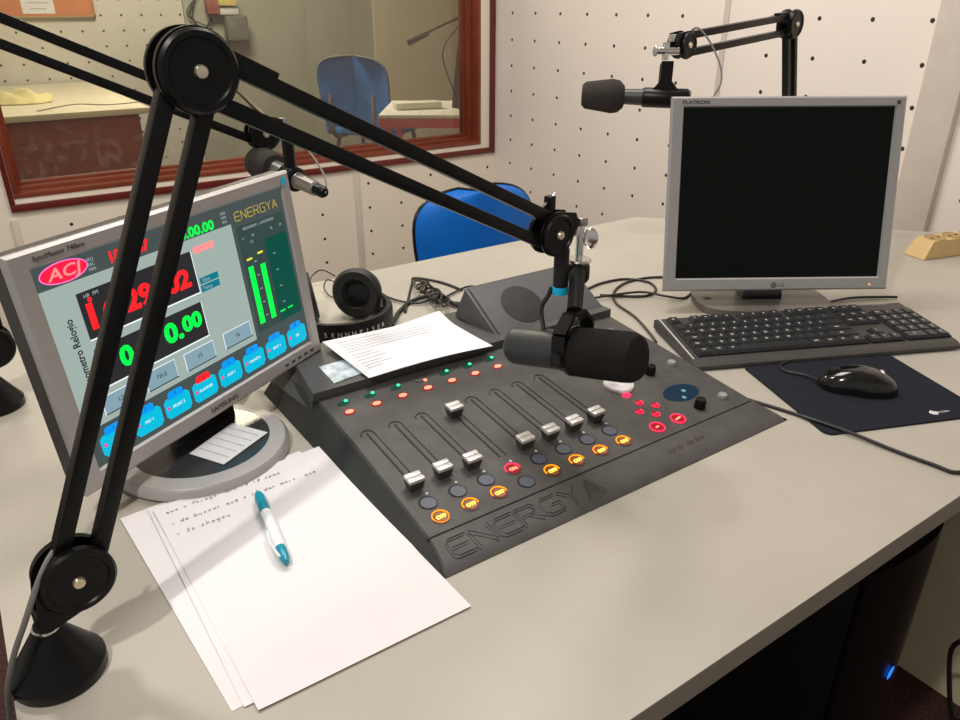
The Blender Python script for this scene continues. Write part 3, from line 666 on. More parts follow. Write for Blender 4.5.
# --- left monitor
SF = mframe((.1907, .8522, .9241), -1.078, .0884, .0227); SW, SH = .345, .2153
mon = thing('monitor', (.168, .832, ZT), 'silver widescreen monitor showing the radio automation screen, left of the console', 'monitor')
bezel(SF, .384, .254, SW, SH, 'housing', 'silver', mon, .050, (-.0035, -.001))
def sp(u, v, h=0): c, a, b, n_ = SF; return c+a*u+b*v+n_*h
def SM_(u, v, h=0, rot=0): c, a, b, n_ = SF; return mtx(sp(u, v, h), a, b, n_) @ Matrix.Rotation(rot, 4, 'Z')
def srect(mb, u0, v0, u1, v1, h, t_=.0002): return mb.prism([sp(u0, v0, h), sp(u1, v0, h), sp(u1, v1, h), sp(u0, v1, h)], SF[3]*t_)
scr = srect(MB(), -SW/2, -SH/2, SW/2, SH/2, -.0012).build('screen', 's_bg', mon)
def sq(nm, rects, m, h=-.0008):
    mb = MB()
    for r in rects: srect(mb, *r, h)
    return mb.build(nm, m, scr)
# header, right column, bottom strip
def sq(nm, rects, m, h=-.0008):
    for r in rects: o = srect(MB(), *r, h).build(nm, m, scr)
    return o
def stx(nm, m, t_, size, u, v, h=-.0003, rot=0, bold=0, sx=1, shear=0):
    return MB().text(t_, size, SM_(u, v, h, rot), ext=.0001, bold=bold, sx=sx, shear=shear).build(nm, m, scr)
sq('header_bar', [(-.1725, .084, .078, .1076)], 's_hdr'); sq('meter_column', [(.078, -.066, .1725, .1076)], 's_hdr'); sq('cart_bar', [(-.1725, -.1076, .1725, -.066)], 's_hdr')
sq('meter_field', [(.084, -.060, .126, .078)], 's_teal2', -.0006); sq('meter_field', [(.126, -.060, .168, .052)], 's_teal', -.0006); sq('meter_field', [(.126, .052, .168, .078)], 's_teal2', -.0006)
sq('clock_panel', [(-.1375, .0225, .009, .071), (-.1375, -.030, .006, .0115)], 's_dark', -.0006)
sq('panel_edge', [(-.1375, .0208, .0096, .0222), (.0092, .0208, .0100, .071), (-.1375, -.0318, .0065, -.0305), (.0062, -.032, .0070, .0115)], 's_white', -.00055)
sq('meter_bar', [(.0895, -.050, .0985, .026), (.1105, -.050, .1195, .0235)], 's_green', -.0005)
sq('peak_mark', [(.090, .034, .0995, .0365), (.110, .037, .1195, .0395)], 's_yel', -.0005)
sq('scale_mark', [(.102, v-.0006, .106, v+.0006) for v in (.03, .012, -.006, -.024, -.042)]+[(.137, v-.0006, .141, v+.0006) for v in (.03, .008, -.014, -.036)], 's_grey', -.0005)
sq('meter_floor', [(.128, -.048, .138, -.046), (.143, -.048, .153, -.046)], 's_green', -.0005)
bts = [(-.146, -.0585, -.104, -.0395, 'LS'), (-.091, -.0585, -.0500, -.0380, 'TELE'), (-.0353, -.0590, .0085, -.0390, 'F5'), (.0265, -.0575, .0710, -.0385, 'F6')]
for a, b, c, d, t_ in bts:
    sq('button_highlight', [(a-.0008, b-.0008, c+.0006, d+.0008)], 's_white', -.0006); sq('function_button', [(a, b, c, d)], 's_btn', -.0005)
    sq('button_shade', [(a, b-.001, c+.001, b+.0002)], 's_dark', -.0004); stx('button_lettering', 's_black', t_, .0070, (a+c)/2, (b+d)/2)
sq('teal_tab', [(.0125, .0300, .0410, .0375), (.0120, .0205, .0405, .0285)], 's_tealtab', -.0005); sq('pink_tab', [(.0135, .0662, .0450, .0738)], 's_pink', -.0005)
cyn = [-.1440+.0419*k for k in range(8)]
for k, (u, nm) in enumerate(zip(cyn, ['MIC 1', 'MIC 1', 'MUSIC 2', 'PLANNER', 'AUX 1', 'VINHETA', 'SPOT 1', 'TEL'])):
    v = -.0875; w_ = .0185; pts = [(-w_, -.010), (-w_+.004, -.0145), (w_-.004, -.0145), (w_, -.010), (w_, .0065), (w_-.004, .010), (-w_+.004, .010), (-w_, .0065)]
    MB().prism([sp(u+x, v+y, -.0006) for x, y in pts], SF[3]*.0002).build('cart_button', 's_cyan', scr)
    tt = [(-.011, .008), (.011, .008), (.0105, .015), (.008, .0170), (-.008, .0170), (-.0105, .015)]
    MB().prism([sp(u+x, v+y, -.00045) for x, y in tt], SF[3]*.0002).build('cart_tab', 's_red' if k == 3 else 's_cyan2', scr)
    srect(MB(), u-.0155, v-.003, u-.0118, v+.0005, -.0003).build('cart_mark', 's_mag', scr)
    stx('cart_lettering', 's_white', nm, .0048, u+.001, -.0895, -.0002); stx('tab_lettering', 's_black', '%d' % (k+1), .0055, u, -.0745, -.0002)
stx('side_lettering', 's_black', 'Cronometro Relogio', .0112, -.1525, .008, -.0004, math.pi/2, .0002, .88)
for k, ch in enumerate('ENERGYA'):
    gm_ = MB()
    for stn in GL[ch]: gm_.tube([sp(.0860+k*.0111+u_*.0090, .0850+v_*.0105, -.0003) for u_, v_ in stn], .0006, n=4, smooth=False)
    gm_.build('gold_letter', 's_gold', scr)
for t_, sz, u, v in (('PROGRAM 1  LOUDNESS', .0050, .122, .073), ('L', .005, .092, .062), ('M', .005, .109, .062), ('-12', .005, .104, .055), ('R', .005, .143, .062), ('M', .005, .160, .062), ('Data', .0060, .022, .0335), ('Temp', .0060, .022, .0243), ('HR  FM', .0055, -.122, .066), ('SEQ', .0045, -.112, .099), ('REC', .0045, -.112, .094), ('MIN', .0045, -.112, .089), ('HRS', .0045, .069, .099), ('MIN', .0045, .069, .094), ('SEG', .0045, .069, .089)):
    stx('small_lettering', 's_grey', t_, sz, u, v)
stx('red_digits', 's_red', '18.23.07', .0155, -.067, .0935, -.0004, 0, .0007, .95)
stx('red_digits', 's_red', '1', .036, -.1275, .0430, -.0004, 0, .0016, 1.1); stx('red_digits', 's_red', '6', .030, -.108, .0430, -.0004, 0, .0012)
stx('red_digits', 's_red', '29', .031, -.0700, .0435, -.0004, 0, .0014, 1.1); stx('red_digits', 's_red', '02', .0285, -.0165, .0425, -.0004, 0, .0014, 1.15)
stx('red_mark', 's_red', 'o', .009, -.125, .062, -.0004, 0, .0004); stx('red_mark', 's_red', '" "', .012, -.014, .064, -.0004, 0, .0003)
stx('green_digits', 's_green', '0.00.00', .0155, .0265, .0905, -.0004, 0, .0005, 1.12)
stx('green_digits', 's_green', '0', .029, -.1040, -.0100, -.0004, 0, .0014, 1.1); stx('green_digits', 's_green', '0', .029, -.0730, -.0100, -.0004, 0, .0014, 1.1)
stx('green_digits', 's_green', '0.', .030, -.040, -.0090, -.0004, 0, .0014, 1.15); stx('green_digits', 's_green', '00', .024, -.0125, -.0070, -.0004, 0, .0013, 1.15)
le_ = MB(); N = 36; pts = [sp(-.1415+.0255*math.cos(2*math.pi*i/N), .0960+.0100*math.sin(2*math.pi*i/N), -.0005) for i in range(N)]; le_.prism(pts, SF[3]*.0002); le_.build('logo_oval', 's_logo', scr)
pts = [sp(-.1415+.0255*math.cos(2*math.pi*i/N), .0960+.0100*math.sin(2*math.pi*i/N), -.0002) for i in range(N)]; MB().tube(pts, .0006, n=6, closed=True, smooth=False).build('logo_rim', mat('s_pinkrim', (.02, .01, .02), .5, emit=(1, .18, .6), es=1.0, noise=.02), scr)
stx('logo_lettering', 's_pink', 'ACJ', .016, -.1415, .0955, -.0002, 0, .0002, 1.35, .2)
MB().text('SyncMaster 740nw', .0072, SM_(-.1700, .1165, .0043), ext=.00015, sx=1.0, align='LEFT').build('model_lettering', 'dkgrey', mon)
MB().text('SAMSUNG', .0082, SM_(.0000, -.1185, .0043), ext=.0002, sx=1.2).build('brand_lettering', 'dkgrey', mon)
MB().box((0, 0, 0), (.008, .009, .0006), SM_(.176, .1145, .0045)).build('blue_sticker', 'cyan', mon)
sb = MB()
for k in range(5): sb.box((0, 0, 0), (.006, .0024, .001), SM_(.115+.013*k, -.1185, .0044))
sb.build('control_buttons', 'dkgrey', mon)
# stand
sb0 = V((.164, .834, ZT))
MB().lathe(sb0, (0, 0, 1), [(.099, .0005), (.103, .004), (.102, .012), (.098, .0165), (.080, .019)], 56).build('stand_base', 'silver', mon)
MB().lathe(sb0, (0, 0, 1), [(.0805, .0172), (.080, .0192), (.03, .0205), (.001, .0206)], 56).build('base_dish', 'base_dark', mon)
c, a, b, n_ = SF; nh = V((n_.x, n_.y, 0)).normalized(); ah = V((a.x, a.y, 0)).normalized()
nk = MB(); cB = V((.190, .852, ZT+.018))-nh*.030
nk.add([cB+ah*sx*w_+nh*sy*d_+V((0, 0, z_))-nh*z_*.0 for z_, w_, d_ in ((0, .037, .022), (.12, .034, .016)) for sx, sy in ((-1, -1), (1, -1), (1, 1), (-1, 1))],
       [[0, 1, 2, 3], [4, 5, 6, 7], [0, 1, 5, 4], [1, 2, 6, 5], [2, 3, 7, 6], [3, 0, 4, 7]]).build('neck', 'black', mon)
stk = [(.207, .852), (.236, .804), (.169, .764), (.143, .810)]
st_ = MB().prism([(x, y, ZT+.0205) for x, y in stk], (0, 0, .0006)).build('base_sticker', 'sticker', mon)
ln = MB(); A_, B_, C_, D_ = [V((x, y, ZT+.0214)) for x, y in stk]
for k in range(5):
    q = .14+.17*k; l0 = A_.lerp(D_, q)*.95+B_.lerp(C_, q)*.05; l1 = A_.lerp(D_, q)*.1+B_.lerp(C_, q)*.9; ln.tube([l0, l1], .0006, n=4, smooth=False)
ln.build('sticker_lines', 'print', st_)

# --- right monitor
LF = mframe((1.1629, .7665, .9500), -2.1459, .2239, .0013); LW, LH = .3591, .2875
mo2 = thing('monitor', (1.20, .83, ZT), 'silver square monitor with black switched-off screen behind the keyboard', 'monitor')
bezel(LF, .399, .3265, LW, LH, 'housing', 'silverlg', mo2, .055, (-.0025, -.0022), side=.93, back='silverlg')
c, a, b, n_ = LF
def lm_(u, v, h=0): return mtx(c+a*u+b*v+n_*h, a, b, n_)
MB().box((0, 0, -.0012), (LW, LH, .001), lm_(0, 0)).build('screen', 'lcd', mo2)
ss = MB(); ss.box((0, 0, 0), (LW+.004, .0035, .002), lm_(0, -LH/2-.001, .0015)); ss.build('lower_lip', 'silverhi', mo2)
MB().text('FLATRON', .0080, lm_(-.184, .1515, .0043), ext=.0002, align='LEFT', sx=1.3, bold=.0002).build('model_lettering', 'dkgrey', mo2)
MB().text('L1730', .0050, lm_(-.135, .1512, .0043), ext=.0002, align='LEFT').build('small_lettering', 'print', mo2)
MB().box((0, 0, 0), (.006, .006, .0008), lm_(.183, .1505, .0044)).build('corner_mark', 'dkgrey', mo2)
lo = MB(); N = 24; lo.prism([lm_(-.006, -.1565, .0040) @ V((.0055*math.cos(2*math.pi*i/N), .0055*math.sin(2*math.pi*i/N), 0)) for i in range(N)], n_*.0004)
lo.build('round_logo', mat('logo_grey', (.14, .135, .13), .4, .2, noise=.05), mo2); MB().text('LG', .0085, lm_(.0075, -.1565, .0043), ext=.0002).build('brand_lettering', 'dkgrey', mo2)
MB().box((0, 0, 0), (.003, .003, .001), lm_(.165, -.1565, .0044)).build('power_light', mat('amber', (.6, .3, .1), .4, emit=(1, .35, .1), es=1, noise=.02), mo2)
nh = V((n_.x, n_.y, 0)).normalized(); ah = V((a.x, a.y, 0)).normalized(); gc = V((1.150, .768, ZT))
pts = []
for i in range(40):
    t_ = 2*math.pi*i/40; sgn = lambda q: (1 if q > 0 else -1)
    pts.append(gc+ah*.120*sgn(math.cos(t_))*abs(math.cos(t_))**.55+nh*.068*sgn(math.sin(t_))*abs(math.sin(t_))**.6+V((0, 0, .001)))
MB().prism(pts, (0, 0, .012)).build('stand_base', mat('base_taupe', (.135, .12, .105), .4, noise=.05), mo2)
MB().box((0, 0, 0), (.012, .009, .0012), mtx(gc-ah*.098+nh*.0+V((0, 0, .0135)), ah, -nh, V((0, 0, 1)))).build('base_mark', 'black', mo2)
nkb = gc-nh*.010+V((0, 0, .012))
MB().add([nkb+ah*sx*w_+nh*(sy*.018-z_*.22)+V((0, 0, z_)) for z_, w_ in ((0, .036), (.10, .032)) for sx, sy in ((-1, -1), (1, -1), (1, 1), (-1, 1))], [[0, 1, 2, 3], [4, 5, 6, 7], [0, 1, 5, 4], [1, 2, 6, 5], [2, 3, 7, 6], [3, 0, 4, 7]]).build('neck', 'gloss', mo2)

# ------------------------------------------------------------------ keyboard
KC = V((1.073, .6265, ZT)); KA = -.4275
KM = Matrix.Translation(KC) @ Matrix.Rotation(KA, 4, 'Z')
kbt = thing('keyboard', KC, 'black full-size keyboard in front of the square monitor', 'keyboard')
kw, kd = .450, .164
def kz(y): return .0105+(y+kd/2)*.055
prof = [(-kd/2, .003), (-kd/2+.001, .0075), (-kd/2+.008, .0110), (-kd/2+.014, .0125), (kd/2-.01, kz(kd/2)+.003), (kd/2, kz(kd/2)-.002), (kd/2, .004)]
MB().prism([KM @ V((-kw/2, y, z)) for y, z in prof], KM.to_3x3() @ V((kw, 0, 0))).build('case', 'kb', kbt)
MB().tube([KM @ V((-kw/2+.004, kd/2-.012, kz(kd/2)+.0035)), KM @ V((-kw/2+.004, -kd/2+.016, .0140))], .0011, n=6, smooth=False).build('silver_edge', 'silverhi', kbt)
MB().text('FUJITSU', .0075, KM @ mtx(V((.185, .0690, kz(.069)+.0035)), V((1, 0, 0)), V((0, 1, .055)).normalized(), V((0, -.055, 1)).normalized()), ext=.0001, sx=1.1).build('brand_lettering', 'silver', kbt)
P = .0190; keys = []
X0 = -kw/2+.016; Ytop = .0600; RP = .0205
def addrow(y, items, x):   # items: widths in units, negative = gap, or (width,label)
    for it in items:
        wd_, lb = it if isinstance(it, tuple) else (it, '')
        if wd_ > 0: keys.append((x+wd_*P/2, y, wd_, lb))
        x += abs(wd_)*P
rowY = [Ytop]+[Ytop-.0265-k*RP for k in range(5)]
X1 = X0+15.35*P; X2 = X1+3.35*P
addrow(rowY[0], [(1, 'Esc'), -1]+[(1, 'F%d' % k) for k in range(1, 5)]+[-.5]+[(1, 'F%d' % k) for k in range(5, 9)]+[-.5]+[(1, 'F%d' % k) for k in range(9, 13)], X0); addrow(rowY[0], [(1, 'Prt'), (1, 'Scr'), (1, 'Pau')], X1)
addrow(rowY[1], [(1, c_) for c_ in "'1234567890-="]+[(2, '<-')], X0); addrow(rowY[2], [(1.5, 'Tab')]+[(1, c_) for c_ in 'QWERTYUIOP[]']+[(1.5, '')], X0)
addrow(rowY[3], [(1.75, 'Caps')]+[(1, c_) for c_ in 'ASDFGHJKL;~']+[(2.25, 'Enter')], X0); addrow(rowY[4], [(1.25, 'Shift')]+[(1, c_) for c_ in '\\ZXCVBNM,./']+[(2.75, 'Shift')], X0)
addrow(rowY[5], [(1.4, 'Ctrl'), (1.2, 'Win'), (1.2, 'Alt'), (6.2, 'SPACE'), (1.25, 'AltGr'), (1.25, 'Win'), (1.1, 'Mn'), (1.4, 'Ctrl')], X0)
addrow(rowY[1], [(1, 'Ins'), (1, 'Hm'), (1, 'PU')], X1); addrow(rowY[2], [(1, 'Del'), (1, 'End'), (1, 'PD')], X1); addrow(rowY[4], [-1, (1, '^')], X1); addrow(rowY[5], [(1, '<'), (1, 'v'), (1, '>')], X1)
addrow(rowY[1], [(1, 'Num'), (1, '/'), (1, '*'), (1, '-')], X2)
for r_, s_ in ((2, '789'), (3, '456'), (4, '123')): addrow(rowY[r_], [(1, c_) for c_ in s_]+([(1, '+')] if r_ < 4 else [(1, 'E')]), X2)
addrow(rowY[5], [(2, '0'), (1, '.'), (1, 'E')], X2)
wells = MB()
def well(x0, x1, y0, y1): wells.box(((x0+x1)/2, (y0+y1)/2, kz((y0+y1)/2)+.0030), (x1-x0, y1-y0, .0016), KM @ Matrix.Rotation(.0, 4, 'X'))
KT = Matrix.Rotation(math.atan(.055), 4, 'X')
def kwell(x0, x1, y0, y1):
    ym = (y0+y1)/2; wells.box((0, 0, 0), (x1-x0, y1-y0, .0016), KM @ Matrix.Translation((((x0+x1)/2), ym, kz(ym)+.0032)) @ KT)
h_ = RP/2+.0006
kwell(X0-.0015, X0+15*P+.0015, rowY[5]-h_, rowY[1]+h_); kwell(X0-.001, X0+P+.001, rowY[0]-h_, rowY[0]+h_)
for g in (2, 6.5, 11): kwell(X0+g*P-.001, X0+(g+4)*P+.001, rowY[0]-h_, rowY[0]+h_)
kwell(X1-.001, X1+3*P+.001, rowY[0]-h_, rowY[0]+h_); kwell(X1-.001, X1+3*P+.001, rowY[2]-h_, rowY[1]+h_); kwell(X1-.001, X1+3*P+.001, rowY[5]-h_, rowY[5]+h_); kwell(X1+P-.001, X1+2*P+.001, rowY[4]-h_, rowY[4]+h_)
kwell(X2-.001, X2+4*P+.001, rowY[5]-h_, rowY[1]+h_)
wells.build('key_wells', 'slot', kbt)
kmesh = {}
leg = MB(); nk_ = 0; extra = MB()
for (x, y, wd_, lb) in keys:
    if wd_ not in kmesh:
        me = bpy.data.meshes.new('key'); hw_ = wd_*P/2-.0008; hd = RP/2-.0006
        vs = [(-hw_, -hd, 0), (hw_, -hd, 0), (hw_, hd, 0), (-hw_, hd, 0), (-hw_+.0022, -hd+.0022, .0044), (hw_-.0022, -hd+.0022, .0044), (hw_-.0022, hd-.0014, .0044), (-hw_+.0022, hd-.0014, .0044)]
        me.from_pydata(vs, [], [[3, 2, 1, 0], [4, 5, 6, 7], [0, 1, 5, 4], [1, 2, 6, 5], [2, 3, 7, 6], [3, 0, 4, 7]]); me.materials.append(M['key']); kmesh[wd_] = me
    nm = 'space_bar' if lb == 'SPACE' else ('wide_key' if wd_ > 1.05 else 'key')
    o = bpy.data.objects.new(nm, kmesh[wd_]); COL.objects.link(o); o.parent = kbt
    mm = Matrix.Rotation(KA, 4, 'Z') @ Matrix.Translation((x, y, kz(y)+.0036)) @ KT; o.matrix_local = mm
    if lb and lb != 'SPACE':
        lm2 = Matrix.Translation(KC) @ mm
        ol = MB().text(lb, .0062 if len(lb) == 1 else .0036, Matrix.Translation((-.0015, .001, .0045)), ext=.00005, bold=.0002).build('key_lettering', 'legend'); ol.parent = o
# ------------------------------------------------------------------ mouse pad, mouse
PA = -.385; PC = V((.982, .475, ZT)); PM = Matrix.Translation(PC) @ Matrix.Rotation(PA, 4, 'Z')
pw, ph = .246, .206; pts = []; rc_ = .012
for (sx, sy, a0) in ((1, 1, 0), (-1, 1, 90), (-1, -1, 180), (1, -1, 270)):
    for k in range(7):
        t_ = math.radians(a0+15*k); pts.append(V((sx*(pw/2-rc_)+rc_*math.cos(t_), sy*(ph/2-rc_)+rc_*math.sin(t_), 0)))
pdt = thing('mouse_pad', PC, 'dark navy cloth mouse pad below the keyboard', 'mouse pad')
MB().prism([PM @ (p+V((0, 0, .0003))) for p in pts], (0, 0, .0015)).build('rubber_base', 'pad_edge', pdt)
MB().prism([PM @ (p*.997+V((0, 0, .0018))) for p in pts], (0, 0, .0008)).build('cloth_top', 'pad', pdt)
lg0 = atz(932, 413, ZT+.0028)
lgm = MB(); LX, LY = PM.to_3x3() @ V((1, 0, 0)), PM.to_3x3() @ V((0, 1, 0))
def lgp(u, v): return lg0+LX*(u*.62+.004)+LY*v*.62
lgm.tube([lgp(-.003, .008), lgp(-.009, .003), lgp(-.007, -.004), lgp(0, -.007), lgp(.005, -.004)], .0012, n=6); lgm.tube([lgp(.001, .006), lgp(-.004, .002), lgp(-.002, -.002), lgp(.004, -.002)], .0010, n=6)
lgm.tube([lgp(-.001, .002), lgp(.004, .002), lgp(.007, -.001)], .0009, n=6)
lgm.text('COM', .0055, mtx(lgp(.010, .000), LX, LY, V((0, 0, 1))), align='LEFT', ext=.0001, sx=1.3); lgm.build('white_logo', 'white_mark', pdt)
mc = V((.980, .476, ZT+.0027)); md = V((.070, -.075, 0)).normalized(); mp = V((-md.y, md.x, 0)) # length dir from front to back
mo = thing('mouse', mc, 'glossy black mouse resting on the navy pad', 'mouse')
rows = []; NL, NA = 22, 24; mbm = MB(); vs = []; fs = []
for i in range(NL+1):
    t_ = i/NL; s_ = (t_-.5)*.108; e = max(0, 1-abs(2*t_-1)**2.6)**.5; wd_ = .0295*e*(1-.10*math.sin(math.pi*t_)*(1 if t_ < .5 else .2)); ht = .0315*e**.8*(.66+.36*math.sin(math.pi*min(1, t_*.95+.08)*.9))
    for k in range(NA):
        an = 2*math.pi*k/NA; cx_ = math.cos(an); sz = math.sin(an)
        y_ = wd_*(1 if cx_ > 0 else -1)*abs(cx_)**.75; z_ = ht*(sz**.8) if sz > 0 else 0
        vs.append(mc+md*s_+mp*y_+V((0, 0, max(0, z_)+.0008)))
for i in range(NL):
    for k in range(NA): fs.append([i*NA+k, i*NA+(k+1) % NA, (i+1)*NA+(k+1) % NA, (i+1)*NA+k])
fs += [list(range(NA)), [NL*NA+k for k in range(NA)]]
mbm.add(vs, fs).build('shell', 'gloss', mo, smooth=60)
MB().cyl(mc-md*.030+V((0, 0, .0205))-mp*.004, mc-md*.030+V((0, 0, .0205))+mp*.004, .0085, n=20).build('scroll_wheel', 'blackp', mo)
MB().tube([mc-md*.053+V((0, 0, .0147)), mc-md*.034+V((0, 0, .0234)), mc-md*.012+V((0, 0, .0294))], .0006, n=5).build('button_seam', 'slot', mo)
MB().box((0, 0, 0), (.010, .004, .0006), mtx(mc+md*.028+V((0, 0, .0293))+mp*.0, mp, md, V((0, 0, 1)))).build('mark', 'sticker', mo)
cb = [mc-md*.053+V((0, 0, .007)), V((.950, .540, ZT+.006)), V((.940, .566, ZT+.005)), V((.955, .583, ZT+.005)), V((.99, .580, ZT+.005)), V((1.04, .563, ZT+.006))]
MB().tube(cb, .0017, n=8).build('cable', 'cable', mo)
# desk cable from console to the right edge
cw = [V((.824, .545, ZT+.0024)), V((.842, .486, ZT+.0024)), V((.846, .450, ZT+.0052)), V((.856, .405, ZT+.0045)), V((.863, .358, ZT+.003)), V((.871, .313, ZT+.0028)), V((.880, .288, ZT+.0026)), V((.94, .275, ZT+.0026)), V((1.05, .285, ZT+.0026)), V((1.25, .33, ZT+.0026))]
tag(MB().tube(cw, .0024).build('long_cable', 'cable', loc=(.85, .40, ZT)), 'black cable crossing the mouse pad corner towards the front desk edge', 'cable')
# cables behind the console
def desk_path(pts, h=.0028): return [atz(x, y, ZT+h+dz) for x, y, dz in [(p+(0,))[:3] for p in pts]]
tag(MB().tube(desk_path([(585, 290), (602, 283), (625, 279), (648, 282), (656, 290), (645, 296), (620, 296), (600, 295)]), .0024).build('looped_cable', 'cable', loc=tuple(atz(625, 288))), 'black cable in a wide loop right behind the speaker hump', 'cable', )
tag(MB().tube(desk_path([(663, 277), (645, 278), (625, 283), (614, 292), (616, 303), (634, 316), (648, 331), (656, 342, .001)]), .0023).build('looped_cable', 'cable', loc=tuple(atz(614, 292))), 'black cable curving down from the monitor towards the keyboard corner', 'cable')
tag(MB().tube(desk_path([(588, 300, .001), (600, 297, .004), (640, 292, .0055), (665, 296, .003), (684, 298, .0), (694, 290, .0)]), .0022).build('looped_cable', 'cable', loc=tuple(atz(660, 296))), 'black cable running flat from the console to under the square monitor', 'cable')
tag(MB().tube(desk_path([(795, 290), (803, 300), (822, 303), (850, 298), (880, 297), (897, 297)], .004), .0024).build('keyboard_cable', 'cable', loc=tuple(atz(820, 303))), 'black cable lying behind the top edge of the keyboard', 'cable')
# cable tangle
tc_ = atz(425, 293); R_ = random.Random(3)
tag(MB().tube(desk_path([(462, 290), (440, 282), (415, 278), (412, 283), (408, 300), (405, 312)]), .0024).build('thin_loop_cable', 'cable', loc=tuple(atz(412, 280))), 'thin black cable bent in a sharp corner behind the white papers', 'cable')
tg = MB(); pts = []
for k in range(26):
    a_ = k*1.9; r1 = 10+4*R_.random(); cxp = 418+k*1.1; cyp = 283+k*.75
    pts.append(atz(cxp+r1*math.cos(a_)*.55, cyp+r1*math.sin(a_)*.45, ZT+.006+.018*R_.random()))
tg.tube(pts, .0022, n=7, sub=5); tg.tube(desk_path([(440, 300), (455, 292), (466, 287), (474, 286)], .004), .002, n=7); tg.tube(desk_path([(445, 302), (460, 303), (472, 308)], .004), .002, n=7)
tag(tg.build('cable_bundle', 'cable', loc=tuple(atz(430, 293))), 'tangled bundle of black cable behind the white papers', 'cable')
tag(MB().tube(desk_path([(392, 325), (399, 312), (412, 301), (430, 296, .006), (446, 300, .004), (458, 306, .002)], .0038), .0038).build('thick_cable', 'cable', loc=tuple(atz(412, 301))), 'thickest black cable arching out from behind the headphones', 'cable')
tag(MB().tube(desk_path([(385, 296), (400, 301), (420, 303), (436, 296, .008)], .0045), .002).build('headphone_cable', 'cable', loc=tuple(atz(400, 301))), 'thin black cable running from the headphones to the cable tangle', 'cable')

# ------------------------------------------------------------------ headphones
hd = thing('headphones', (.47, 1.12, ZT), 'black over-ear headphones with lettered headband lying behind the left monitor', 'headphones')
hc = V((.472, 1.108, 0)); band = []
for k in range(25):
    t_ = math.radians(22-k*(200)/24)   # from right cup round the front to the left
    band.append((hc.x+.085*math.cos(t_), hc.y+.088*math.sin(t_)))
bm_ = MB(); vs = []; fs = []
for i, (x, y) in enumerate(band):
    dx, dy = x-hc.x, y-hc.y; l = math.hypot(dx, dy); dx /= l; dy /= l
    for rr_, z_ in ((-.004, .002), (.004, .002), (.006, .010), (.006, .034), (.004, .040), (-.004, .040), (-.006, .034), (-.006, .010)): vs.append((x+dx*rr_, y+dy*rr_, ZT+z_))
for i in range(len(band)-1):
    for k in range(8): fs.append([i*8+k, i*8+(k+1) % 8, (i+1)*8+(k+1) % 8, (i+1)*8+k])
fs += [list(range(8)), [(len(band)-1)*8+k for k in range(8)]]
bm_.add(vs, fs).build('headband', 'blackp', hd)
lt = MB()
for k, ch in enumerate('SENNHEISER'):
    t_ = math.radians(-128+k*7.0); x, y = hc.x+.0925*math.cos(t_), hc.y+.0955*math.sin(t_); nx = V((math.cos(t_), math.sin(t_), 0)); lt.text(ch, .011, mtx(V((x, y, ZT+.024)), V((-nx.y, nx.x, 0)), V((0, 0, 1)), nx), ext=.0002)
lt.build('brand_lettering', 'silverhi', hd)
def cup(c, ax, label):
    ax = V(ax).normalized()
    o = MB(); o.lathe(c, ax, [(.012, -.020), (.032, -.017), (.039, -.008), (.040, 0), (.037, .004)], 36); cupo = o.build('ear_cup', 'blackp', hd)
    MB().lathe(c, ax, [(.036, .003), (.043, .006), (.044, .014), (.039, .021), (.026, .020), (.020, .012), (.018, .006)], 36, cap=False).build('ear_pad', mat('pad_leather', (.014, .014, .014), .55, noise=.1) if 'pad_leather' not in MATS else MATS['pad_leather'], cupo)
    MB().lathe(c, ax, [(.021, .004), (.021, .007)], 24).build('driver_cloth', 'slot', cupo)
    MB().lathe(c, ax, [(.0375, -.004), (.0382, -.002), (.0375, 0)], 36, cap=False).build('cup_rim', 'gloss', cupo)
cup(V((.524, 1.132, ZT+.045)), (-.62, -.62, .10), 1)
cup(V((.432, 1.165, ZT+.043)), (.85, -.3, .15), 2)
for (e_, f_) in ((band[0], V((.535, 1.145, ZT+.046))), (band[-1], V((.400, 1.155, ZT+.043)))):
    MB().tube([V((e_[0], e_[1], ZT+.020)), (V((e_[0], e_[1], ZT+.028))+f_)/2+V((0, 0, .004)), f_], .006).build('yoke', 'blackp', hd)
MB().tube([atz(335, 276, ZT+.03), atz(322, 270, ZT+.03), atz(312, 276, ZT+.02), atz(308, 288, ZT+.01)], .0013).build('thin_wire', 'cable', hd)
MB().tube([atz(335, 282, ZT+.02), atz(327, 280, ZT+.02), atz(324, 288, ZT+.01), atz(330, 296, ZT+.006), atz(340, 300, ZT+.005)], .0013).build('thin_wire', 'cable', hd)
MB().box((0, 0, 0), (.018, .004, .016), mtx(V((.5485, 1.106, ZT+.030)), V((.0, 1, 0)), V((-1, 0, 0)), V((0, 0, 1)))).build('side_label', 'sticker', hd)

# green clip on console corner
gcl = MB(); g0 = V((.326, .958, .8035))
gcl.tube([g0, g0+V((.006, .004, .006)), g0+V((-.003, .008, .008)), g0+V((-.008, .0, .002)), g0+V((.002, -.006, .001))], .0024, n=7)
tag(gcl.build('cable_tie', 'green', loc=tuple(g0)), 'small green plastic tie at the back left corner of the console', 'cable tie')
gw = MB().tube([V((.322, .945, .803)), V((.310, .962, .800)), V((.296, .985, .786)), V((.280, 1.0, .760)), V((.262, 1.02, .7525)), V((.24, 1.06, .7525))], .0017)
tag(gw.build('pale_wire', mat('pale_yellow_wire', (.55, .58, .38), .5, noise=.05), loc=(.30, .97, .79)), 'pale yellowish wire hanging over the console back left corner', 'wire')
# dark cable behind the samsung stand
tag(MB().tube([V((.285, 1.01, ZT+.004)), V((.262, .965, ZT+.004)), V((.245, .955, ZT+.012)), V((.235, .98, ZT+.02)), V((.23, 1.04, ZT+.004))], .0038).build('monitor_cable', 'cable', loc=(.25, .98, ZT)), 'black cable curling on the desk behind the widescreen monitor stand', 'cable')

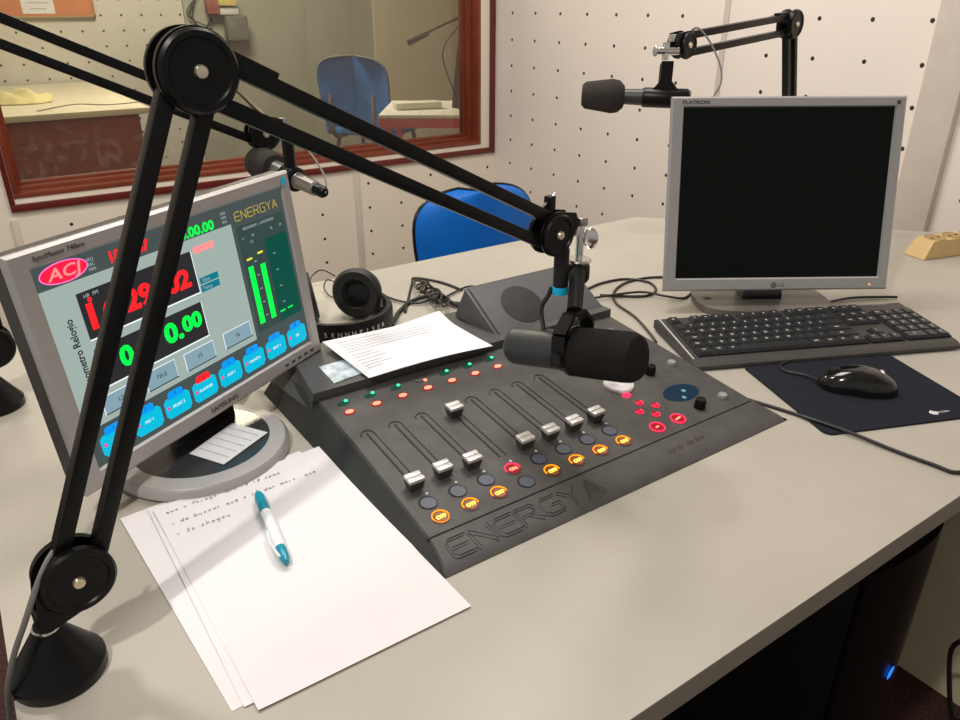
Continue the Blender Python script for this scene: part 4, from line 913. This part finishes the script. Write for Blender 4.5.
# ------------------------------------------------------------------ power strip
S0 = V((1.676, .752, ZT)); su = V((.116, -.028, 0)).normalized(); sv = V((-su.y, su.x, 0)); SMx = mtx(S0, su, sv, V((0, 0, 1)))
strip = thing('power_strip', (1.78, .76, ZT), 'yellowish multi-socket power strip at the right end of the desk', 'power strip')
L_, wd_ = .235, .052; pb = [(-.014, -wd_/2, .001), (L_, -wd_/2, .001), (L_, wd_/2, .001), (-.014, wd_/2, .001)]; pt = [(.008, -wd_/2+.004, .038), (L_-.01, -wd_/2+.004, .038), (L_-.01, wd_/2-.004, .038), (.008, wd_/2-.004, .038)]
MB().add([SMx @ V(p) for p in pb+pt], [[3, 2, 1, 0], [4, 5, 6, 7], [0, 1, 5, 4], [1, 2, 6, 5], [2, 3, 7, 6], [3, 0, 4, 7]]).build('body', 'wood', strip)
for k in range(4):
    cc = SMx @ V((.036+.052*k, 0, .0382)); so = MB().lathe(cc, (0, 0, 1), [(.0215, 0), (.0215, .0015), (.0195, .0018), (.019, .0006), (.001, .0004)], 28).build('socket', 'wooddk', strip)
    for s_ in (-1, 1): MB().cyl(cc+sv*s_*.0*1+su*s_*.0095+V((0, 0, .0003)), cc+su*s_*.0095+V((0, 0, .0012)), .0032, n=12).build('pin_hole', 'slot', so)
    MB().cyl(cc+su*.0+sv*.0+V((0, 0, .0005)), cc+V((0, 0, .0022)), .0018, n=10).build('screw', 'chrome', so)

# ------------------------------------------------------------------ BOOM ARMS
def boom(label, base, d, lower, elbow, end, D=.0575, R_base=.036, zc=.05, grp=None, neck=None):
    """base: xy of foot; d: unit xy direction of the arm plane; lower/elbow/end: (s, z) in that plane"""
    d = V((d[0], d[1], 0)).normalized(); nn = V((d.y, -d.x, 0))   # nn points to the camera side
    B = V((base[0], base[1], ZT)); root = thing('microphone_boom_arm', B, label, 'microphone arm')
    def pt(q): return V((B.x, B.y, 0))+d*q[0]+V((0, 0, q[1]))
    J0, J1, J2 = pt(lower), pt(elbow), pt(end)
    MB().lathe(B, (0, 0, 1), [(R_base*.98, .0004), (R_base, .002), (R_base, .010), (R_base*.92, .014), (.012, zc-.003), (.0095, zc), (.009, zc+.004)], 44).build('foot', 'black', root)
    MB().lathe(B, (0, 0, 1), [(.0102, zc-.004), (.0108, zc+.001), (.0085, zc+.002)], 24, cap=False).build('collar', 'chrome', root)
    R = D/2
    def plate(J, tip, off, th, rr=R, wtip=.007):
        """tear-drop plate around J reaching tip"""
        ax = (tip-J); L = ax.length; ax.normalize(); py_ = nn.cross(ax); pts = []; al = math.acos(max(-1, min(1, (rr-wtip)/L)))
        for k in range(33):
            t_ = al+(2*math.pi-2*al)*k/32; pts.append(J+ax*rr*math.cos(t_)+py_*rr*math.sin(t_))
        pts += [tip+ax*0-py_*wtip, tip+py_*wtip]
        pts = [p+nn*off for p in pts]; return MB().prism(pts, nn*th)
    def cover(J, off, sgn, rr=R):
        o = MB().lathe(J+nn*off, nn*sgn, [(rr, 0), (rr, .003), (rr*.93, .0052), (rr*.80, .0052), (rr*.76, .0036), (rr*.3, .0036), (.001, .0038)], 44).build('joint_disc', 'black', root)
        MB().lathe(J+nn*off, nn*sgn, [(.0050, .0038), (.0050, .0052), (.0042, .0066), (.001, .0070)], 18).build('bolt', 'brass', o)
        return o
    hw_ = .0085
    neck0 = B+V((0, 0, zc+.006))
    for s_ in (-1, 1):
        plate(J0, neck0, s_*hw_-(.0015 if s_ > 0 else .0015), .003).build('joint_plate', 'black', root); cover(J0, s_*(hw_+.0015), s_)
        cover(J1, s_*(hw_+.0030), s_)
        MB().lathe(J1+nn*s_*(hw_-.0015), nn*s_, [(R*1.04, 0), (R*1.04, .0042)], 40).build('joint_plate', 'black', root)
    MB().box((0, 0, 0), (.013, .018, .02), mtx(neck0, d, nn, V((0, 0, 1))), .002).build('neck_block', 'black', root)
    def bars(P0, P1, r0, r1):
        ax = (P1-P0).normalized(); py_ = nn.cross(ax)
        for s_ in (-1, 1):
            a_ = P0+ax*r0+py_*s_*.0142; b_ = P1-ax*r1+py_*s_*.0142; mid = (a_+b_)/2; L = (b_-a_).length
            MB().box((0, 0, 0), (L, .0122, .0130), mtx(mid, ax, py_, ax.cross(py_)), .0012).build('arm_bar', 'black', root)
    bars(J0, J1, .014, .004); bars(J1, J2, .004, .010)
    # small bracket tab on top of the outer arm
    ax = (J2-J1).normalized(); py_ = nn.cross(ax); py_ = py_ if py_.z > 0 else -py_
    MB().box((0, 0, 0), (.040, .006, .012), mtx(J1+ax*.040+py_*.0215, ax, py_, ax.cross(py_)), .001).build('bracket', 'black', root)
    # end joint
    tip = J2+d*.032*(1 if d.dot(J2-J1) > 0 else -1)+V((0, 0, .012))
    for s_ in (-1, 1):
        plate(J2, tip, s_*hw_-.0015, .003, R*.86, .008).build('joint_plate', 'black', root); cover(J2, s_*(hw_+.0015), s_, R*.80)
    return root, J0, J1, J2, tip, d, nn
# main boom
r1, J0, J1, J2, tip, d1, n1 = boom('largest black boom arm in the foreground with its cone foot by the left desk edge', (-.031, .566), (.566, .061), (.0290, .838), (.187, 1.206), (.5615, 1.018))
# clamp hardware at its end
hb_ = atd(580, 240, .862)
MB().cyl(hb_+V((0, 0, .026)), hb_-V((0, 0, .034)), .0045, n=16).build('clamp_bolt', 'chrome', r1)
MB().box((0, 0, 0), (.016, .012, .014), mtx((tip+hb_)/2, d1, n1, V((0, 0, 1))), .002).build('clamp_block', 'chrome', r1)
MB().box((0, 0, .022), (.012, .012, .010), Matrix.Translation(hb_), .002).build('bolt_head', 'steel', r1)
MB().ell(mtx(hb_+_r*.012+V((0, 0, .002)), _r*.0085, V((0, .004, 0)), V((0, 0, .0125)))).build('wing_nut', 'chrome', r1)
MB().lathe(hb_-V((0, 0, .026)), (0, 0, 1), [(.0135, 0), (.0145, .002), (.0135, .004)], 28).build('lock_washer', 'chrome', r1)
MB().box((0, 0, 0), (.010, .010, .020), mtx(J2-d1*.004+V((0, 0, .032)), d1, n1, V((0, 0, 1))), .002).build('top_bracket', 'black', r1)
MB().tube([J2+V((-.016, 0, .030)), J2+V((-.002, 0, .038)), J2+V((.003, 0, .044))], .0016).build('thumb_screw', 'chrome', r1)
# boom cable near the foot
MB().tube([atd(66, 520, .60), atd(62, 540, .592), atd(48, 560, .576), atd(36, 588, .570), atd(25, 622, .570), atd(14, 655, .575), atd(8, 688, .585), atd(10, 720, .61), atd(14, 760, .66)], .0023).build('cable', 'gcable', r1)
MB().tube([J1+d1*.028-V((0, 0, .012)), J1+d1*.055-V((0, 0, .040)), J1+d1*.08-V((0, 0, .058))], .0016).build('inner_wire', 'brass', r1)

# main microphone (side-hung broadcast type)
ma, mb_ = atd(514, 345, .922), atd(631, 357.5, .812); mx_ = (mb_-ma).normalized(); ML = (mb_-ma).length
mic = thing('broadcast_microphone', (.545, .585, .88), 'large black broadcast microphone hanging over the console from the foreground arm', 'microphone')
def mpz(s_): return ma+mx_*s_
MB().lathe(ma, mx_, [(r_a*.95, h_a*.95) for r_a, h_a in [(.012, -.001), (.0215, 0), (.0240, .004), (.0245, .012), (.0245, .076), (.0255, .080), (.0255, .094), (.0235, .098)]], 40).build('body', mat('mic_grey', (.035, .036, .037), .38, noise=.08), mic)
MB().lathe(ma, mx_, [(r_a*.95, h_a*.95) for r_a, h_a in [(.0245, .095), (.0290, .098), (.0300, .106), (.0300, .165), (.0290, .176), (.0255, .1825), (.015, .186), (.001, .187)]], 44).build('windscreen', 'foam', mic)
MB().lathe(ma, mx_, [(r_a*.95, h_a*.95) for r_a, h_a in [(.0275, .0935), (.0305, .095), (.0305, .0970), (.0285, .0985)]], 40, cap=False).build('front_ring', 'gloss', mic)
yk = mpz(.087); px_, py2, pz2 = basis(mx_)
side = V((0, 0, 1)).cross(mx_).normalized()
yt = yk+V((0, 0, .052))
for s_ in (-1, 1):
    MB().prism([yk+side*s_*.0265+mx_*q+V((0, 0, z_)) for q, z_ in ((-.009, -.010), (.009, -.010), (.009, .028), (-.009, .028))], side*s_*.003).build('yoke_arm', 'black', mic)
    MB().prism([yk+side*s_*.0265+mx_*-.009+V((0, 0, .028)), yk+side*s_*.0265+mx_*.009+V((0, 0, .028)), yk+side*s_*.008+mx_*.009+V((0, 0, .046)), yk+side*s_*.008+mx_*-.009+V((0, 0, .046))], side*s_*.003+V((0, 0, .003))).build('yoke_arm', 'black', mic)
    MB().cyl(yk+side*s_*.026, yk+side*s_*.034, .0075, n=20).build('pivot_knob', 'blackp', mic)
MB().box((0, 0, 0), (.018, .020, .005), mtx(yk+V((0, 0, .048)), mx_, side, V((0, 0, 1))), .001).build('yoke_bridge', 'black', mic)
st0 = yk+V((0, 0, .05)); st1 = V((hb_.x, hb_.y, hb_.z-.030)); print('STEM', st0, st1, (st1-st0).length); 
MB().cyl(st0, st1, .0088, n=24).build('mount_stem', 'blackp', mic)
MB().lathe(st1, (0, 0, -1), [(.0125, -.001), (.0135, .002), (.0135, .016), (.011, .020)], 20).build('knurled_ring', 'black', mic)
xc = atd(561, 272, .862)
MB().cyl(xc+V((0, 0, .028)), xc-V((0, 0, .020)), .0088, n=24).build('cable_plug', 'blackp', mic)
MB().lathe(xc-V((0, 0, .020)), (0, 0, -1), [(.0092, -.003), (.0098, .001), (.0092, .006), (.002, .008)], 24).build('plug_ring', 'cyan', mic)
MB().tube([xc-V((0, 0, .018))-_r*.010, xc-V((0, 0, .028))-_r*.013, xc-V((0, 0, .045))-_r*.021, mpz(.045)+V((0, 0, .024))], .0028).build('cable', 'cable', mic)

# second boom (left, behind the widescreen monitor)
E2 = V((.388, 1.137, 1.073)); B2 = V((-.036, 1.115, ZT)); dd = V((E2.x-B2.x, E2.y-B2.y, 0)); sl = dd.length; dd.normalize()
r2, J0b, J1b, J2b, tip2, d2, n2 = boom('black boom arm with its foot behind the widescreen monitor at the left edge', (B2.x, B2.y), (dd.x, dd.y), (.014, .838), (.020, 1.266), (sl, 1.073))
MB().box((0, 0, 0), (.014, .012, .014), mtx(tip2, d2, n2, V((0, 0, 1))), .002).build('clamp_block', 'steel', r2)
m2 = thing('boom_microphone', (.41, 1.08, 1.02), 'microphone with grey-black foam hanging behind the top corner of the widescreen monitor', 'microphone')
a2, b2 = atd(258, 162, 1.13), atd(325, 193, 1.04); x2 = (b2-a2).normalized(); L2 = (b2-a2).length
MB().lathe(a2, x2, [(.002, -.012), (.014, -.010), (.0215, -.003), (.0250, .012), (.0250, .036), (.0215, .043), (.012, .045)], 32).build('foam_cover', 'foamb', m2)
MB().lathe(a2, x2, [(.0140, .040), (.0140, .070), (.0120, .105)], 28).build('body', 'steel', m2)
MB().lathe(a2, x2, [(.0155, .072), (.0175, .074), (.0175, .098), (.0150, .100)], 28).build('holder', 'black', m2)
MB().lathe(a2, x2, [(.0110, .100), (.0105, L2-.022), (.0085, L2-.020)], 24).build('connector', 'steel', m2)
MB().lathe(a2, x2, [(.0085, L2-.024), (.0085, L2-.004), (.006, L2)], 20).build('plug', 'black', m2)
hk = a2+x2*.085; st = atd(291, 150, 1.09)
MB().cyl(hk+V((0, 0, .012)), hk+V((0, 0, .055)), .0085, n=20).build('holder_stem', 'black', m2)
MB().tube([atd(298, 140, 1.07), atd(314, 158, 1.06), atd(325, 178, 1.05), a2+x2*(L2+.001)], .0014).build('cable', 'gcable', m2)

# third boom (behind the square monitor)
E3 = atd(683, 45, 1.30); G3 = atd(790, 24, 1.52); d3 = V((G3.x-E3.x, G3.y-E3.y, 0)); l3 = d3.length; d3.normalize()
B3 = V((G3.x, G3.y, 0))+d3*.125
r3, J0c, J1c, J2c, tip3, dc, nc = boom('black boom arm rising behind the square monitor', (B3.x, B3.y), (-d3.x, -d3.y), (-.005, .838), (.125, G3.z), (.125+l3, E3.z), D=.053)
MB().box((0, 0, 0), (.012, .012, .012), mtx(tip3, dc, nc, V((0, 0, 1))), .002).build('clamp_block', 'chrome', r3)
s3p = atd(666, 51, 1.28)
MB().cyl(s3p+V((0, 0, .014)), s3p-V((0, 0, .014)), .006, n=16).build('clamp_bolt', 'chrome', r3)
MB().cyl(s3p-_r*.016, s3p+_r*.022, .0065, n=16).build('cross_bolt', 'chrome', r3)
MB().ell(mtx(s3p-_r*.018, _r*.004, V((0, .004, 0)), V((0, 0, .009)))).build('wing_nut', 'chrome', r3)
q0 = J2c+nc*.016
MB().tube([atd(690, 32, 1.29), atd(698, 28, 1.28), atd(710, 42, 1.28), atd(720, 65, 1.28), atd(721, 82, 1.28), atd(714, 96, 1.28), atd(706, 112, 1.29)], .0016).build('cable', 'gcable', r3)
m3 = thing('boom_microphone', (1.0, 1.0, 1.08), 'black microphone with foam windscreen sticking out left of the square monitor', 'microphone')
a3, b3 = atd(581.5, 95, 1.31), atd(690, 99, 1.28); x3 = (b3-a3).normalized(); L3 = (b3-a3).length
MB().lathe(a3, x3, [(.002, 0), (.017, .001), (.0225, .007), (.0255, .030), (.0285, .052), (.0265, .064), (.018, .073), (.013, .074)], 32).build('foam_cover', 'foamb', m3)
MB().lathe(a3, x3, [(.0125, .066), (.0135, .10), (.0135, L3)], 28).build('body', mat('mic_dark', (.045, .043, .042), .42, .3, noise=.1), m3)
MB().lathe(a3, x3, [(.0150, .104), (.0165, .108), (.0165, L3-.006), (.0150, L3-.003)], 28).build('holder', 'black', m3)
kk = a3+x3*.140
for z0_, z1_, w0_, w1_ in ((.010, .024, .0220, .0100), (.024, .056, .0095, .0095)):
    MB().add([kk+x3*sx*w_+_f*sy*.009+V((0, 0, z_)) for z_, w_ in ((z0_, w0_), (z1_, w1_)) for sx, sy in ((-1, -1), (1, -1), (1, 1), (-1, 1))], [[0, 1, 2, 3], [4, 5, 6, 7], [0, 1, 5, 4], [1, 2, 6, 5], [2, 3, 7, 6], [3, 0, 4, 7]]).build('holder_stem', 'black', m3)
